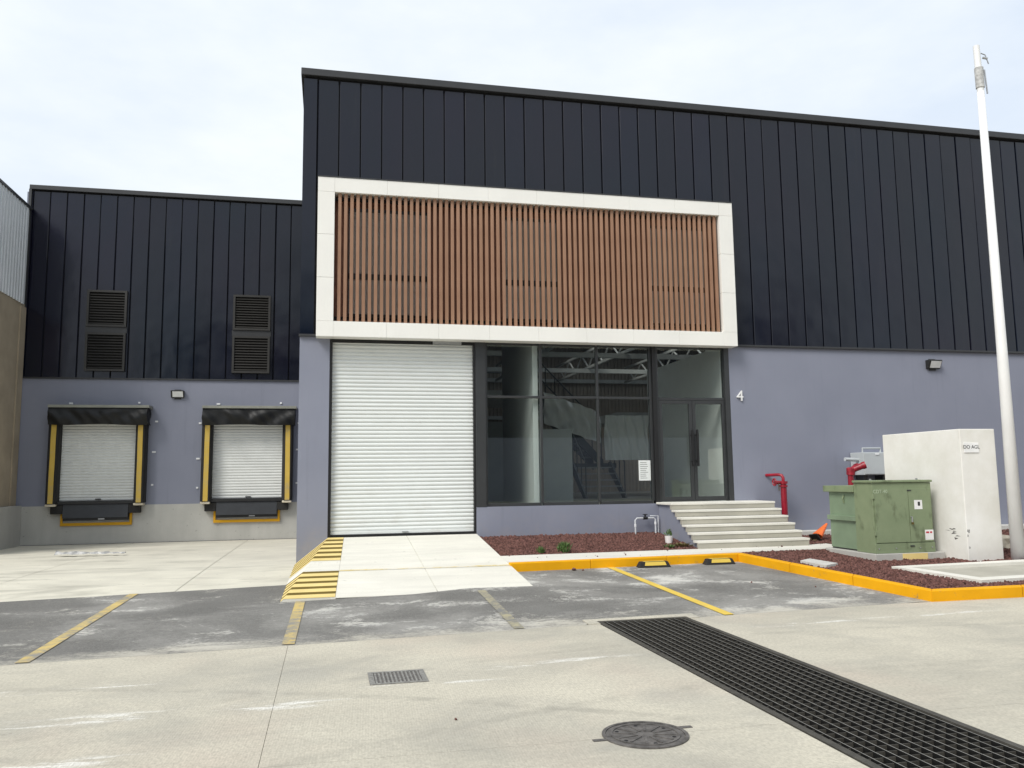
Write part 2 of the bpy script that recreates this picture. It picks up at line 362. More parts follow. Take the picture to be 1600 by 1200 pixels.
for i in range(len(xs)-1):
    x0, x1 = xs[i]+g, xs[i+1]-g
    tr_ = abs(xs[i]-3.09) < .01
    tops = [(None, -11.66)]+list(zip(ys[:-1], ys[1:]))
    for ya, yb in tops:
        if tr_ and (ya is None or ya > -16): continue
        if ya is None:
            n = 8; front = [(x1+(x0-x1)*k/n, yA(x1+(x0-x1)*k/n)) for k in range(n+1)]
            pts = [(x0, yb+g, 0), (x1, yb+g, 0)]+[(px, py, 0) for px, py in front]
        else: pts = [(x0, yb+g, 0), (x1, yb+g, 0), (x1, ya-g, 0), (x0, ya-g, 0)]
        MB().slab(pts, .028).build('slab', 'road_concrete', road)
MB().slab([(2.95, -7.66, .009), (3.095, -7.66, .009), (3.095, -7.497, .009), (4.235, -7.497, .012), (4.235, -7.6, .01), (4.36, -7.6, .012), (4.36, -7.36, .02), (2.95, -7.42, .018)], .03).build('slab', 'road_concrete', road)
def yTop(x): return yB(x)+.004 if x < -.62 else -2.75
yC = lambda x: -7.42 if 2.99 < x < 4.33 else yA(x)
struct(MB().grid(200, 18, lambda i, j: (lambda x: (x, yC(x)+(yTop(x)-yC(x))*j, h(x, yC(x)+(yTop(x)-yC(x))*j)+.001))(-16+23.8*i)), 'parking_asphalt', 'asphalt', label='worn grey asphalt parking strip with pale dust patches')
ap = struct(MB().grid(2, 2, lambda i, j: (-16+15.6*i, -5+13*j, -.02)), 'loading_apron', 'apron_concrete', label='bright concrete truck apron in front of the loading docks')
xe = [-16, -8.4, -5.3, -2.25, -.615]
for a_, c_ in zip(xe[:-1], xe[1:]):
    ytop = 8.165 if a_ >= -8.4 else 4.5
    mb = MB(); nx, ny = 6, 12
    f_ = lambda i, j: (lambda x: (lambda y: (x, y, h(x, y)))(yB(x)+(ytop-yB(x))*j))(a_+.005+(c_-a_-.01)*i)
    mb.grid(nx, ny, f_).build('slab', 'apron_concrete', ap)
# parking lines
def strip(name, mat, p0, p1, w, label, off=.009):
    p0, p1 = Vector(p0), Vector(p1); d = (p1-p0); nrm = Vector((-d.y, d.x)).normalized()*w/2
    mb = MB().grid(1, 14, lambda i, j: (lambda q: (q.x, q.y, h(q.x, q.y)+off))(p0+d*j+nrm*(2*i-1)))
    return mb.build(name, mat, None, label=label, cat='road marking', group='yellow parking bay lines')
strip('parking_line', 'line_paint', (-2.80, -3.60), (-2.83, -8.10), .13, 'worn yellow parking line furthest left, ending below the left loading dock')
strip('parking_line', 'line_paint', (-.36, -5.02), (-.39, -7.90), .13, 'worn yellow parking line running out from the striped ramp corner')
strip('parking_line', 'line_paint_faint', (2.17, -5.05), (2.12, -7.70), .12, 'faint, almost erased parking line below the plain side of the ramp')
strip('parking_line', 'line_paint_fresh', (4.77, -3.15), (4.79, -7.52), .13, 'crisp yellow parking line between the kerb and the drain grate')
# ------------------------------------------------------------------ trench drain
dr = empty('trench_drain', (3.66, -11.5, 0), label='long black steel trench drain grate set into the road', cat='drain grate')
MB().box(3.09, 3.11, -15.6, -7.5, -.55, -.004).box(4.22, 4.24, -15.6, -7.5, -.55, -.004).box(3.11, 4.22, -15.6, -7.5, -.56, -.5).box(3.11, 4.22, -7.55, -7.46, -.5, -.004).box(3.11, 4.22, -15.6, -15.5, -.5, -.004).build('trench', 'pit_concrete', dr)
MB().box(3.10, 3.155, -15.55, -7.5, -.05, .006).box(4.175, 4.23, -15.55, -7.5, -.05, .006).box(3.155, 4.175, -7.56, -7.5, -.05, .006).box(3.155, 4.175, -15.55, -15.5, -.05, .006).build('frame', 'grate_edge', dr)
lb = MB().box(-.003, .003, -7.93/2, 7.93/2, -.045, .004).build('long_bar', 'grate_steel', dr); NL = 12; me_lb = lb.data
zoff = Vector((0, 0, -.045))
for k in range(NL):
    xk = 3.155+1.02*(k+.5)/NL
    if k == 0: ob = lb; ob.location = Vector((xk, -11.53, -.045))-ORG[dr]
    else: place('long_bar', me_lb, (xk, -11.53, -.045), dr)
cb = MB().box(-.51, .51, -.0028, .0028, -.028, -.001).build('cross_bar', 'grate_edge', dr); me_cb = cb.data
yk = -7.62; first = True
while yk > -15.45:
    if first: cb.location = Vector((3.665, yk, -.03))-ORG[dr]; first = False
    else: place('cross_bar', me_cb, (3.665, yk, -.03), dr)
    yk -= .098
# ------------------------------------------------------------------ manhole and gully
mh = empty('manhole_cover', (2.06, -11.66, 0), label='round rusty cast iron manhole cover in the road', cat='manhole cover')
def disc(r, z0, z1, cx, cy, n=40): return MB().prism([(cx+r*math.cos(2*math.pi*k/n), cy+r*math.sin(2*math.pi*k/n)) for k in range(n)], 'z', z0, z1)
def ring(ro, ri, z0, z1, cx, cy, n=40):
    mb = MB()
    for k in range(n):
        a, c = 2*math.pi*k/n, 2*math.pi*(k+1)/n
        mb.prism([(cx+ri*math.cos(a), cy+ri*math.sin(a)), (cx+ro*math.cos(a), cy+ro*math.sin(a)), (cx+ro*math.cos(c), cy+ro*math.sin(c)), (cx+ri*math.cos(c), cy+ri*math.sin(c))], 'z', z0, z1)
    return mb
ring(.285, .262, -.02, .010, 2.06, -11.66).build('rim', 'cast_iron', mh)
disc(.258, -.02, .006, 2.06, -11.66).build('lid', 'cast_iron', mh)
mb = MB()
for k in range(12):
    a = k*math.pi/6+.2; c0, s0 = math.cos(a), math.sin(a)
    mb.add([(2.06+r*c0-t*s0, -11.66+r*s0+t*c0, z) for r in (.06, .2) for t in (-.008, .008) for z in (.004, .012)], [(0, 1, 3, 2), (4, 6, 7, 5), (0, 4, 5, 1), (2, 3, 7, 6), (0, 2, 6, 4), (1, 5, 7, 3)])
mb.build('rib', 'cast_iron', mh); ring(.23, .215, .004, .012, 2.06, -11.66).build('raised_ring', 'cast_iron', mh)
for k in range(6):
    a = k*math.pi/3+.5; disc(.014, .006, .0075, 2.06+.19*math.cos(a), -11.66+.19*math.sin(a), 10).build('pick_hole', 'dark_joint', mh)
for sx, yy in ((-.32, .06), (.32, -.06)): box('lug', 'cast_iron', mh, 2.06+sx-.05, 2.06+sx+.05, -11.63-yy-.02, -11.63-yy+.02, -.02, .005)
sg = empty('gully_grate', (.6, -9.62, 0), label='small weathered rectangular gully grate in the concrete', cat='drain grate')
MB().box(.355, .845, -9.84, -9.80, -.02, .007).box(.355, .845, -9.43, -9.39, -.02, .007).box(.355, .40, -9.80, -9.43, -.02, .007).box(.80, .845, -9.80, -9.43, -.02, .007).build('frame', 'old_grate', sg)
box('recess', 'cast_iron', sg, .40, .80, -9.80, -9.43, -.02, .001)
for k in range(12): box('bar', 'old_grate', sg, .408+k*.0335, .424+k*.0335, -9.80, -9.43, .001, .006)
# ------------------------------------------------------------------ kerbs, walk, beds
kb = empty('kerb', (7.5, -5, 0), label='yellow painted concrete kerb around the gravel beds', cat='kerb')
path = [(2.98, -3.33), (7.27, -3.04), (7.80, -7.33), (22, -7.40)]
wk = .15
def off_in(i):
    return [(2.98, -3.17), (7.41, -2.87), (7.93, -7.18), (22, -7.25)][i]
for i in range(3):
    A, C = Vector(path[i]), Vector(path[i+1]); A2, C2 = Vector(off_in(i)), Vector(off_in(i+1)); n = max(1, round((C-A).length/1.45))
    for k in range(n):
        g0 = .002 if k else 0; ln = (C-A).length
        t0, t1 = k/n+g0/ln, (k+1)/n-(.002/ln if k < n-1 else 0)
        q = [A.lerp(C, t0), A.lerp(C, t1), A2.lerp(C2, t1), A2.lerp(C2, t0)]
        ht = lambda p: h(p.x, p.y)+.142
        mb = MB().add([(p.x, p.y, -.06) for p in q]+[(p.x, p.y, ht(p)) for p in q], [(0, 3, 2, 1), (4, 5, 6, 7), (0, 1, 5, 4), (1, 2, 6, 5), (2, 3, 7, 6), (3, 0, 4, 7)])
        mb.build('kerb_stone', 'kerb_paint', kb, False, .009)
wkz = .289
walk = struct(MB().slab([(3.0, -3.168, wkz-.02), (7.405, -2.868, wkz), (9.9, -2.75, wkz), (9.9, -1.75, wkz), (9.35, -1.9, wkz), (6.95, -2.02, wkz), (3.0, -2.12, wkz)], .3), 'walkway', 'walk_concrete', label='pale concrete walkway between the kerb and the entrance steps')
def zb1(x, y): return .262+.2*(y+2.1)/2.1
def zb2(x, y): return float(np.interp(y, [-7.4, -6, -4.5, -3, -.5, 0], [.105, .145, .19, .245, .33, .35]))
def inpoly(p, poly):
    x, y = p; r = False; n = len(poly)
    for i in range(n):
        x1, y1 = poly[i]; x2, y2 = poly[(i+1) % n]
        if (y1 > y) != (y2 > y) and x < (x2-x1)*(y-y1)/(y2-y1)+x1: r = not r
    return r
HOLES = [[(9.02, -4.45), (10.62, -4.45), (10.62, -2.95), (9.02, -2.95)], [(10.6, -4.85), (11.4, -4.85), (11.4, -2.7), (10.6, -2.7)], [(8.72, -5.25), (11.6, -5.1), (11.6, -6.7), (8.95, -6.9)]]
def gravel(name, poly, zf, dens, label, mat='lava_rock', smin=.014, smax=.032, keep=lambda x, y: 1.0):
    P = np.array(poly); x0, y0 = P.min(0); x1, y1 = P.max(0); n = int((x1-x0)*(y1-y0)*dens)
    pts = [(x, y) for x, y in zip(rng.uniform(x0, x1, n), rng.uniform(y0, y1, n)) if inpoly((x, y), poly) and not any(inpoly((x, y), hh) for hh in HOLES) and rng.random() < keep(x, y)]
    n = len(pts); oct_ = np.array([(1, 0, 0), (-1, 0, 0), (0, 1, 0), (0, -1, 0), (0, 0, 1), (0, 0, -1)], float)
    ft = np.array([(0, 2, 4), (2, 1, 4), (1, 3, 4), (3, 0, 4), (2, 0, 5), (1, 2, 5), (3, 1, 5), (0, 3, 5)])
    V = oct_[None]*(smin+(smax*1.25-smin)*rng.random((n, 1, 1))**1.8)*rng.uniform(.7, 1.3, (n, 6, 1))+rng.normal(0, .004, (n, 6, 3))
    a = rng.uniform(0, 6.28, (n, 3))
    def rot(V, a, i, j):
        c, s = np.cos(a)[:, None], np.sin(a)[:, None]; p, q = V[..., i].copy(), V[..., j].copy(); V[..., i] = c*p-s*q; V[..., j] = s*p+c*q
    rot(V, a[:, 0], 0, 1); rot(V, a[:, 1], 1, 2); rot(V, a[:, 2], 0, 2)
    base = np.array([(x, y, zf(x, y)+rng.uniform(-.006, .022)) for x, y in pts]); V += base[:, None]
    F = (ft[None]+6*np.arange(n)[:, None, None]).reshape(-1, 3); V = V.reshape(-1, 3)
    me = bpy.data.meshes.new(name); me.vertices.add(len(V)); me.vertices.foreach_set('co', V.ravel()); me.loops.add(F.size); me.loops.foreach_set('vertex_index', F.ravel().astype(np.int32))
    me.polygons.add(len(F)); me.polygons.foreach_set('loop_start', np.arange(0, F.size, 3, dtype=np.int32)); me.update(calc_edges=True); me.validate(); me.materials.append(MATS[mat])
    return place(name, me, (0, 0, 0), label=label, cat='gravel', kind='stuff')
bed1 = [(3.02, -2.1), (6.97, -2.0), (6.97, -.01), (3.02, -.01)]
bed2 = [(7.42, -2.86), (7.94, -7.16), (18, -7.22), (18, -.5), (9.37, -.5), (9.37, -1.9), (9.92, -1.75), (9.92, -2.74)]
def bedmesh(poly, zf, name, label):
    P = np.array(poly); x0, y0 = P.min(0)-.0; x1, y1 = P.max(0)
    bm = bmesh.new(); f = bm.faces.new([bm.verts.new((x, y, 0)) for x, y in poly])
    for ax, lo, hi in ((0, x0, x1), (1, y0, y1)):
        for t in np.arange(lo+.4, hi, .4):
            bmesh.ops.bisect_plane(bm, geom=bm.verts[:]+bm.edges[:]+bm.faces[:], plane_co=(t, t, 0), plane_no=(1, 0, 0) if ax == 0 else (0, 1, 0))
    for v in bm.verts: v.co.z = zf(v.co.x, v.co.y)
    bmesh.ops.recalc_face_normals(bm, faces=bm.faces)
    me = bpy.data.meshes.new(name); bm.to_mesh(me); bm.free(); me.materials.append(MATS['lava_rock']); return place(name, me, (0, 0, 0), kind='structure', label=label)
bedmesh(bed1, zb1, 'planting_bed', 'ground of the narrow bed under the shop window')
bedmesh(bed2, zb2, 'planting_bed', 'ground of the wide bed around the transformer')
gravel('lava_gravel', bed1, zb1, 2600, 'red-brown lava gravel in the bed under the shop window')
gravel('lava_gravel', bed2, zb2, 1700, 'red-brown lava gravel around the transformer and white block', keep=lambda x, y: 1 if x < 12 else .45)
gravel('lava_gravel', [(3.1, -2.9), (9.8, -2.7), (9.8, -1.9), (3.1, -2.15)], lambda x, y: wkz-.004, 7, 'few stray lava stones scattered on the pale walkway', smin=.006, smax=.018, keep=lambda x, y: 1 if y > -2.3 or y < -2.6 else .3)
struct(MB().box(9.4, 18.5, -.46, -.005, -.05, .44), 'wall_footing', 'pale_concrete', label='pale concrete footing along the base of the right wall')
# ------------------------------------------------------------------ ramp
rp = empty('loading_ramp', (1.4, -2.5, 0), label='pale concrete ramp up to the white roller door', cat='ramp')
def rz(y): return .555+(.485/5.0)*y
xl = lambda y: .31+.04*y
tx = -.63
brk = lambda y: (0.0+.118*y)       # x of the fold between the ramp and its flare
MB().prism([(0, -.05), (-5.0, -.05), (-5.0, rz(-5)-.012), (0, rz(0)-.012)], 'x', .05, 2.995).build('core', 'ramp_concrete', rp)
rows = [(-.005, -2.12), (-2.128, -3.22), (-3.228, -5.0)]; cols = [(None, 1.552), (1.56, 2.998)]
for ya, yb in rows:
    for ca, cc in cols:
        a0, a1 = (xl(ya), xl(yb)) if ca is None else (ca, ca)
        MB().slab([(a1, yb, rz(yb)), (cc, yb, rz(yb)), (cc, ya, rz(ya)), (a0, ya, rz(ya))], .03).build('slab', 'ramp_concrete', rp, False, .004)
fl = MB(); 
def flare(y, off=0):
    tz = h(tx, y)-.01
    e = max(.012, 0)
    return [(xl(y)-.003, y, rz(y)+off), (brk(y), y, rz(y)+off), (tx, y, tz+off+.012)]
ny = 30
vs = [p for k in range(ny+1) for p in flare(-.003-4.99*k/ny)]
fl.add(vs, [(3*k+i, 3*k+i+1, 3*k+3+i+1, 3*k+3+i) for k in range(ny) for i in range(2)])
vsb = [(p[0], p[1], -.08) for p in vs]; o = len(vs)
fl.add(vsb, []); fl.f += [(3*k+2, 3*k+5, o+3*k+5, o+3*k+2) for k in range(ny)]+[(3*ny, 3*ny+1, o+3*ny+1, o+3*ny), (3*ny+1, 3*ny+2, o+3*ny+2, o+3*ny+1)]
fl.build('flare', 'ramp_concrete', rp)
def band_(y0, y1, mat, off, name):
    mb = MB(); n = 3; vs = []
    for k in range(n+1):
        q = flare(y0+(y1-y0)*k/n, off); q[0] = (q[0][0], q[0][1], q[0][2]); vs += q
    mb.add(vs, [(3*k+i, 3*k+i+1, 3*k+3+i+1, 3*k+3+i) for k in range(n) for i in range(2)]); return mb.build(name, mat, rp)
for (s0, s1, n) in ((-.02, -2.55, 6), (-3.22, -4.99, 5)):
    st = (s1-s0)/n
    for k in range(n):
        a = s0+st*k
        if s0 > -1:
            band_(a, a+st*.52, 'ramp_yellow', .005, 'yellow_stripe')
            if k < n-1: band_(a+st*.52, a+st, 'ramp_olive', .005, 'olive_stripe')
        else:
            band_(a, a+st*.42, 'ramp_olive', .005, 'olive_stripe'); band_(a+st*.42, a+st, 'ramp_yellow', .005, 'yellow_stripe')
MB().add([(xl(-3.26), -3.26, rz(-3.26)+.005), (2.99, -3.30, rz(-3.30)+.005), (2.99, -3.20, rz(-3.2)+.005), (xl(-3.18), -3.18, rz(-3.18)+.005)], [(0, 1, 2, 3)]).build('painted_line', 'ramp_line', rp)
# ------------------------------------------------------------------ warehouse
B = 8.17; ZB = 4.605; ZT = 10.285
wh = empty('warehouse', (4, 0, 0), label='large modern warehouse with dark metal cladding over purple-grey walls', cat='warehouse')
CL, CR = -.607, 25.0
# lower walls
box('lower_wall', 'purple_render', wh, CL, -.012, 0, .30, -.1, ZB)
box('lower_wall', 'purple_render', wh, 3.0, 8.83, 0, .12, -.1, 1.10)
box('lower_wall', 'purple_render', wh, 8.83, CR, 0, .30, -.1, ZB)
box('lower_wall', 'purple_render', wh, CL, CL+.25, .30, B, -.1, ZB)
box('lower_wall', 'purple_render', wh, -8.40, CL, B, B+.3, 1.07, ZB+.02)
box('dock_plinth', 'plinth_concrete', wh, -8.40, CL, B-.012, B+.3, -.1, 1.07)
# carcass behind the cladding
MB().box(CL+.04, -.2, .02, .30, ZB, ZT-.05).box(-.2, CR, .02, .30, 7.75, ZT-.05).box(8.85, CR, .02, .30, ZB, 7.75).build('cladding_backing', 'dark_joint', wh)
MB().box(CL+.03, CL+.25, .30, 34, ZB, ZT-.05).box(-8.36, CL, B+.03, B+.3, ZB+.02, ZT-.1).build('cladding_backing', 'dark_joint', wh)
MB().box(CL+.25, CR, .30, 3.5, ZT-.35, ZT-.25).box(CL+.25, CR, 8.5, 9.5, ZT-.35, ZT-.25).box(CL+.25, CR, 11.5, 34, ZT-.35, ZT-.25).box(CL+.25, 4.5, 3.5, 8.5, ZT-.35, ZT-.25).box(CL+.25, 4.5, 9.5, 11.5, ZT-.35, ZT-.25).box(-8.36, CL+.25, B+.3, 34, ZT-.45, ZT-.35).build('roof', 'dark_trim', wh)  # gaps over the shop are added openings, to brighten the interior
MB().box(CR, CR+.2, 0, 34, -.1, ZT-.1).box(-8.4, CR+.2, 34, 34.2, -.1, ZT-.1).box(-8.6, -8.4, B+.3, 34, -.1, ZT-.2).build('outer_wall', 'purple_render', wh)
box('dock_joint', 'dark_joint', wh, -8.19, CL, B-.035, B-.014, -.02, .018)
# standing panels
PW = .4455
def panel_mesh(w, z0, z1, name='wall_panel', ribs=True):
    e = .011; d = .045
    prof = [(.013, 0), (.013, -d+.008), (.013+e, -d), (w-.013-e, -d), (w-.013, -d+.008), (w-.013, 0)]
    mb = MB().prism([(p[0]-w/2, p[1]) for p in prof], 'z', 0, z1-z0)
    return mb
cache = {}
def panel(xc, y, z0, z1, w=PW, rotz=0):
    key = (round(w, 3), round(z1-z0, 3))
    if key not in cache:
        ob = panel_mesh(w, z0, z1).build('wall_panel', 'dark_cladding', wh); cache[key] = (ob.data, ORG[ob].copy()); bpy.data.objects.remove(ob)
    me, o = cache[key]; ob = place('wall_panel', me, (xc, y+o.y if not rotz else y, z0), wh)
    ob.rotation_euler = (random.gauss(0, .0011), 0, random.gauss(0, .0028)+rotz)
zp0, zp1 = ZB+.035, 10.075
m0 = -.325
box('corner_panel', 'dark_cladding', wh, CL, m0-.012, -.045, .02, zp0, zp1)
x = m0; k = 0
while x < CR-.2:
    xc = x+PW/2
    panel(xc, .02, zp0 if (xc > 8.85+PW/2-.02) else (7.70 if xc > m0 else zp0), zp1); x += PW
box('cladding_infill', 'dark_cladding', wh, 8.60, 9.03, -.024, .02, zp0, 7.72)
x = -7.888-PW
for k in range(17):
    panel(x+PW/2, B+.03, ZB+.05, 10.0); x += PW
box('corner_panel', 'dark_cladding', wh, -8.375, -7.888-PW, B-.02, B+.03, ZB+.05, 10.0) if -7.888-PW > -8.37 else None
for k in range(18): panel(CL+.03, .05+PW/2+k*PW, ZB+.05, zp1, PW, -math.pi/2)
# copings, flashings
MB().box(CL-.06, CR+.06, -.10, .36, ZT-.155, ZT).box(CL-.06, CL+.36, .36, 34, ZT-.155, ZT).build('coping', 'dark_trim', wh, False, .012)
MB().box(-8.43, CL-.06, B-.08, B+.36, ZT-.24, ZT-.105).build('coping', 'dark_trim', wh, False, .012)
MB().box(-8.43, -8.36, B-.10, B+.02, ZB+.05, ZT-.24).build('corner_trim', 'dark_trim', wh)
MB().box(CL-.02, -.285, -.065, 0, ZB-.012, zp0).box(8.92, CR, -.065, 0, ZB-.012, zp0).build('drip_flashing', 'dark_trim', wh, False, .004)
MB().box(-8.40, CL-.02, B-.045, B, ZB+.008, ZB+.05).build('drip_flashing', 'dark_trim', wh, False, .004)
# ---- white feature frame with timber slats
FX0, FX1, FZ0, FZ1, IX0, IX1, IZ0, IZ1 = -.287, 8.916, 4.562, 7.87, .05, 8.585, 4.875, 7.563; FY = -.30
ff = MB().box(FX0+.02, IX0-.01, FY+.03, .02, FZ0+.02, FZ1-.02).box(IX1+.01, FX1-.02, FY+.03, .02, FZ0+.02, FZ1-.02).box(IX0-.01, IX1+.01, FY+.03, .02, IZ1+.01, FZ1-.02).box(IX0-.01, IX1+.01, FY+.03, .02, FZ0+.02, IZ0-.01).build('feature_frame', 'white_joint', wh, label='white panelled box frame around the timber slats')
gp = .002
xj = [FX0]+[IX0+(IX1-IX0)*k/8 for k in range(9)]+[FX1]
for a, c in zip(xj[:-1], xj[1:]):
    for z0, z1 in ((IZ1, FZ1), (FZ0, IZ0)):
        box('frame_panel', 'white_panel', ff, a+gp/2, c-gp/2, FY, .015, z0+(.0), z1, .004)
zj = [IZ0+(IZ1-IZ0)*k/3 for k in range(4)]
for z0, z1 in zip(zj[:-1], zj[1:]):
    for a, c in ((FX0, IX0), (IX1, FX1)): box('frame_panel', 'white_panel', ff, a, c, FY, .015, z0+gp, z1-gp, .004)
box('frame_flashing', 'dark_trim', ff, FX0-.01, FX1+.01, FY-.012, .0, FZ1+.003, FZ1+.022)
sm = MB().box(-.034, .034, -.035, .035, 0, IZ1-IZ0-.004); s0 = sm.build('wood_slat', 'wood_slat', ff, False, .006); sme = s0.data; bpy.data.objects.remove(s0)
NS = 69; first_x = .155; pt = (8.50-first_x)/(NS-1)
for k in range(NS):
    ob = place('wood_slat', sme, (first_x+pt*k, FY+.10, IZ0+.002), ff); ob.rotation_euler = (0, 0, random.gauss(0, .02))
    md = ob.modifiers.new('edge', 'BEVEL'); md.width = .007; md.segments = 2
# wall and windows behind the slats
box('screen_wall', 'screen_wall', wh, IX0-.03, IX1+.03, .06, .30, FZ0+.04, 7.75)
MB().box(IX0-.01, IX1+.01, -.13, -.10, 7.44, 7.50).box(IX0-.01, IX1+.01, -.13, -.10, 4.94, 5.0).build('slat_rail', 'dark_joint', wh)
for wx0, wx1 in ((.34, 2.00), (3.62, 4.85), (7.0, 8.4)):
    w_ = MB().box(wx0, wx1, .02, .062, 7.28, 7.34).box(wx0, wx1, .02, .062, 5.83, 5.95).box(wx0, wx1, .02, .062, 5.04, 5.10).box(wx0, wx0+.015, .02, .062, 5.10, 7.28).box(wx1-.015, wx1, .02, .062, 5.10, 7.28).build('window', 'window_dark', wh)
    box('pane', 'blind', w_, wx0+.015, wx1-.015, .042, .058, 5.95, 7.28); box('pane', 'blind', w_, wx0+.015, wx1-.015, .042, .058, 5.10, 5.83)
# ---- roller door
rd = MB().box(-.012, .045, .02, .16, .55, 4.6).box(2.955, 3.0, .02, .16, .55, 4.6).box(.045, 2.955, .06, .20, 4.50, 4.6).box(.045, 2.955, .05, .16, .54, .60).build('roller_door', 'black_metal', wh, label='tall white roller shutter door in a black surround')
def curtain(x0, x1, y, z0, z1, n, d):
    prof = []
    for k in range(n):
        zz = z0+(z1-z0)*k/n; st = (z1-z0)/n
        prof += [(zz, 0), (zz+st*.10, -d*.5), (zz+st*.30, -d*.95), (zz+st*.52, -d), (zz+st*.72, -d*.85), (zz+st*.88, -d*.35), (zz+st*.94, 0)]
    prof.append((z1, 0)); n2 = len(prof)
    return MB().add([(x0, y+p[1], p[0]) for p in prof]+[(x1, y+p[1], p[0]) for p in prof], [(i, i+1, n2+i+1, n2+i) for i in range(n2-1)])
curtain(.047, 2.953, .125, .66, 4.56, 48, .024).build('curtain', 'shutter_white', rd, True)
box('bottom_bar', 'shutter_white', rd, .047, 2.953, .085, .13, .602, .665, .006)
box('lift_handle', 'galvanised', rd, 1.47, 1.60, .065, .087, .625, .645, .004)
MB().box(2.1, 2.7, .0, .10, 4.50, 4.56).build('door_drive', 'galvanised', rd)
# ---- storefront
FM = 'storefront_metal'
box('corner_post', FM, wh, 3.0, 3.21, -.01, .17, 1.1, 4.6, .006)
st_ = MB().box(3.21, 3.26, .06, .15, 1.10, 4.6).box(4.41, 4.465, .06, .15, 1.16, 4.56).box(5.685, 5.735, .06, .15, 1.16, 4.56).box(6.92, 6.975, .06, .15, 1.16, 4.6)
for a, c in ((3.26, 4.41), (4.465, 5.685), (5.735, 6.92)):
    st_.box(a, c, .062, .148, 3.385, 3.435).box(a, c, .062, .148, 1.10, 1.165).box(a, c, .062, .148, 4.53, 4.6)
st_ = st_.build('storefront', FM, wh, False, .004, label='dark framed shop window of tall panes')
for a, c in ((3.26, 4.41), (4.465, 5.685), (5.735, 6.92)):
    box('pane', 'glass', st_, a-.005, c+.005, .10, .108, 1.16, 3.39); box('pane', 'glass', st_, a-.005, c+.005, .10, .108, 3.43, 4.54)
box('entrance_post', 'black_metal', wh, 6.975, 7.06, .0, .17, 1.1, 4.6)
ef = MB().box(7.06, 7.12, .04, .16, 1.13, 4.6).box(8.715, 8.83, .0, .17, 1.13, 4.6).box(7.12, 8.715, .05, .15, 3.365, 3.43).box(7.12, 8.715, .05, .15, 4.53, 4.6).build('entrance_frame', FM, wh, False, .004)
box('pane', 'glass', ef, 7.115, 8.72, .10, .108, 3.425, 4.54)
for a, c, hx in ((7.125, 7.912, 7.855), (7.92, 8.712, 7.978)):
    dl = MB().box(a, a+.075, .05, .11, 1.14, 3.36).box(c-.075, c, .05, .11, 1.14, 3.36).box(a+.075, c-.075, .052, .108, 1.14, 1.235).box(a+.075, c-.075, .052, .108, 3.285, 3.36).build('entrance_door', FM, wh, False, .004)
    box('pane', 'glass', dl, a+.07, c-.07, .076, .084, 1.23, 3.29)
    MB().box(hx-.022, hx+.022, -.06, -.02, 1.90, 2.71).box(hx-.012, hx+.012, -.02, .052, 2.0, 2.03).box(hx-.012, hx+.012, -.02, .052, 2.58, 2.61).build('pull_handle', 'black_metal', dl, False, .006)
nt_ = MB().box(6.625, 6.90, .092, .096, 1.60, 2.04).build('paper_notice', 'paper', None, label='white printed notice taped inside the shop window', cat='notice')
for k in range(9): box('text_line', 'sign_black', nt_, 6.66, 6.66+.2*random.uniform(.6, 1), .0905, .0915, 1.65+k*.042, 1.658+k*.042)
# ---- louvres
for lx in (-6.785, -2.815):
    for z0, z1 in ((4.845, 5.945), (6.12, 7.175)):
        w = 1.06; lv = MB().box(lx, lx+.06, B-.10, B, z0, z1).box(lx+w-.06, lx+w, B-.10, B, z0, z1).box(lx+.06, lx+w-.06, B-.10, B, z0, z0+.06).box(lx+.06, lx+w-.06, B-.10, B, z1-.06, z1).box(lx+.06, lx+w-.06, B-.026, B, z0+.06, z1-.06).build('louvre_vent', 'louvre_metal', wh)
        lv.data.materials.append(MATS['dark_joint'])
        for p in lv.data.polygons[-6:]: p.material_index = 1
        n = 12
        for k in range(n):
            zz = z0+.07+(z1-z0-.14)*(k+.5)/n
            MB().prism([(B-.092, zz-.030), (B-.086, zz-.034), (B-.03, zz+.026), (B-.036, zz+.030)], 'x', lx+.06, lx+w-.06).build('slat', 'louvre_metal', lv)
    box('vent_mullion', 'dark_trim', wh, lx-.02, lx+1.08, B-.06, B, 5.95, 6.115)
# ---- interior
inn = 'inside_white'
box('inside_floor', 'inside_floor', wh, 3.0, 16, .17, 14, 1.0, 1.095)
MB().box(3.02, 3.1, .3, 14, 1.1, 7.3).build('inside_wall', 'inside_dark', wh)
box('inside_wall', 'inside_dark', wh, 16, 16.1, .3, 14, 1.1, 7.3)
bw = MB()
prof = []
for k in range(90): prof += [(3.0+k*.145, 13.9), (3.0+k*.145+.09, 13.9), (3.0+k*.145+.10, 13.86), (3.0+k*.145+.135, 13.86)]
n2 = len(prof); bw.add([(p[0], p[1], 1.1) for p in prof]+[(p[0], p[1], 7.3) for p in prof], [(i, i+1, n2+i+1, n2+i) for i in range(n2-1)]).build('inside_wall', 'inside_brown', wh)
MB().box(3.0, 16.1, .3, 3.5, 7.3, 7.4).box(3.0, 16.1, 8.5, 9.5, 7.3, 7.4).box(3.0, 16.1, 11.5, 14, 7.3, 7.4).box(3, 4.5, 3.5, 8.5, 7.3, 7.4).box(3, 4.5, 9.5, 11.5, 7.3, 7.4).build('ceiling', 'inside_dark', wh)  # same added openings as the roof, letting daylight down inside
for zz in (3.9, 5.35): box('wall_girt', 'truss_grey', wh, 3.1, 16, 13.7, 13.85, zz, zz+.14)
box('wall_column', 'inside_dark', wh, 13.2, 13.5, 13.4, 13.84, 1.1, 7.2)
box('partition', inn, wh, 4.285, 4.40, .20, 3.4, 1.1, 5.2)
box('partition', inn, wh, 8.70, 8.82, .20, 4.6, 1.1, 4.62)
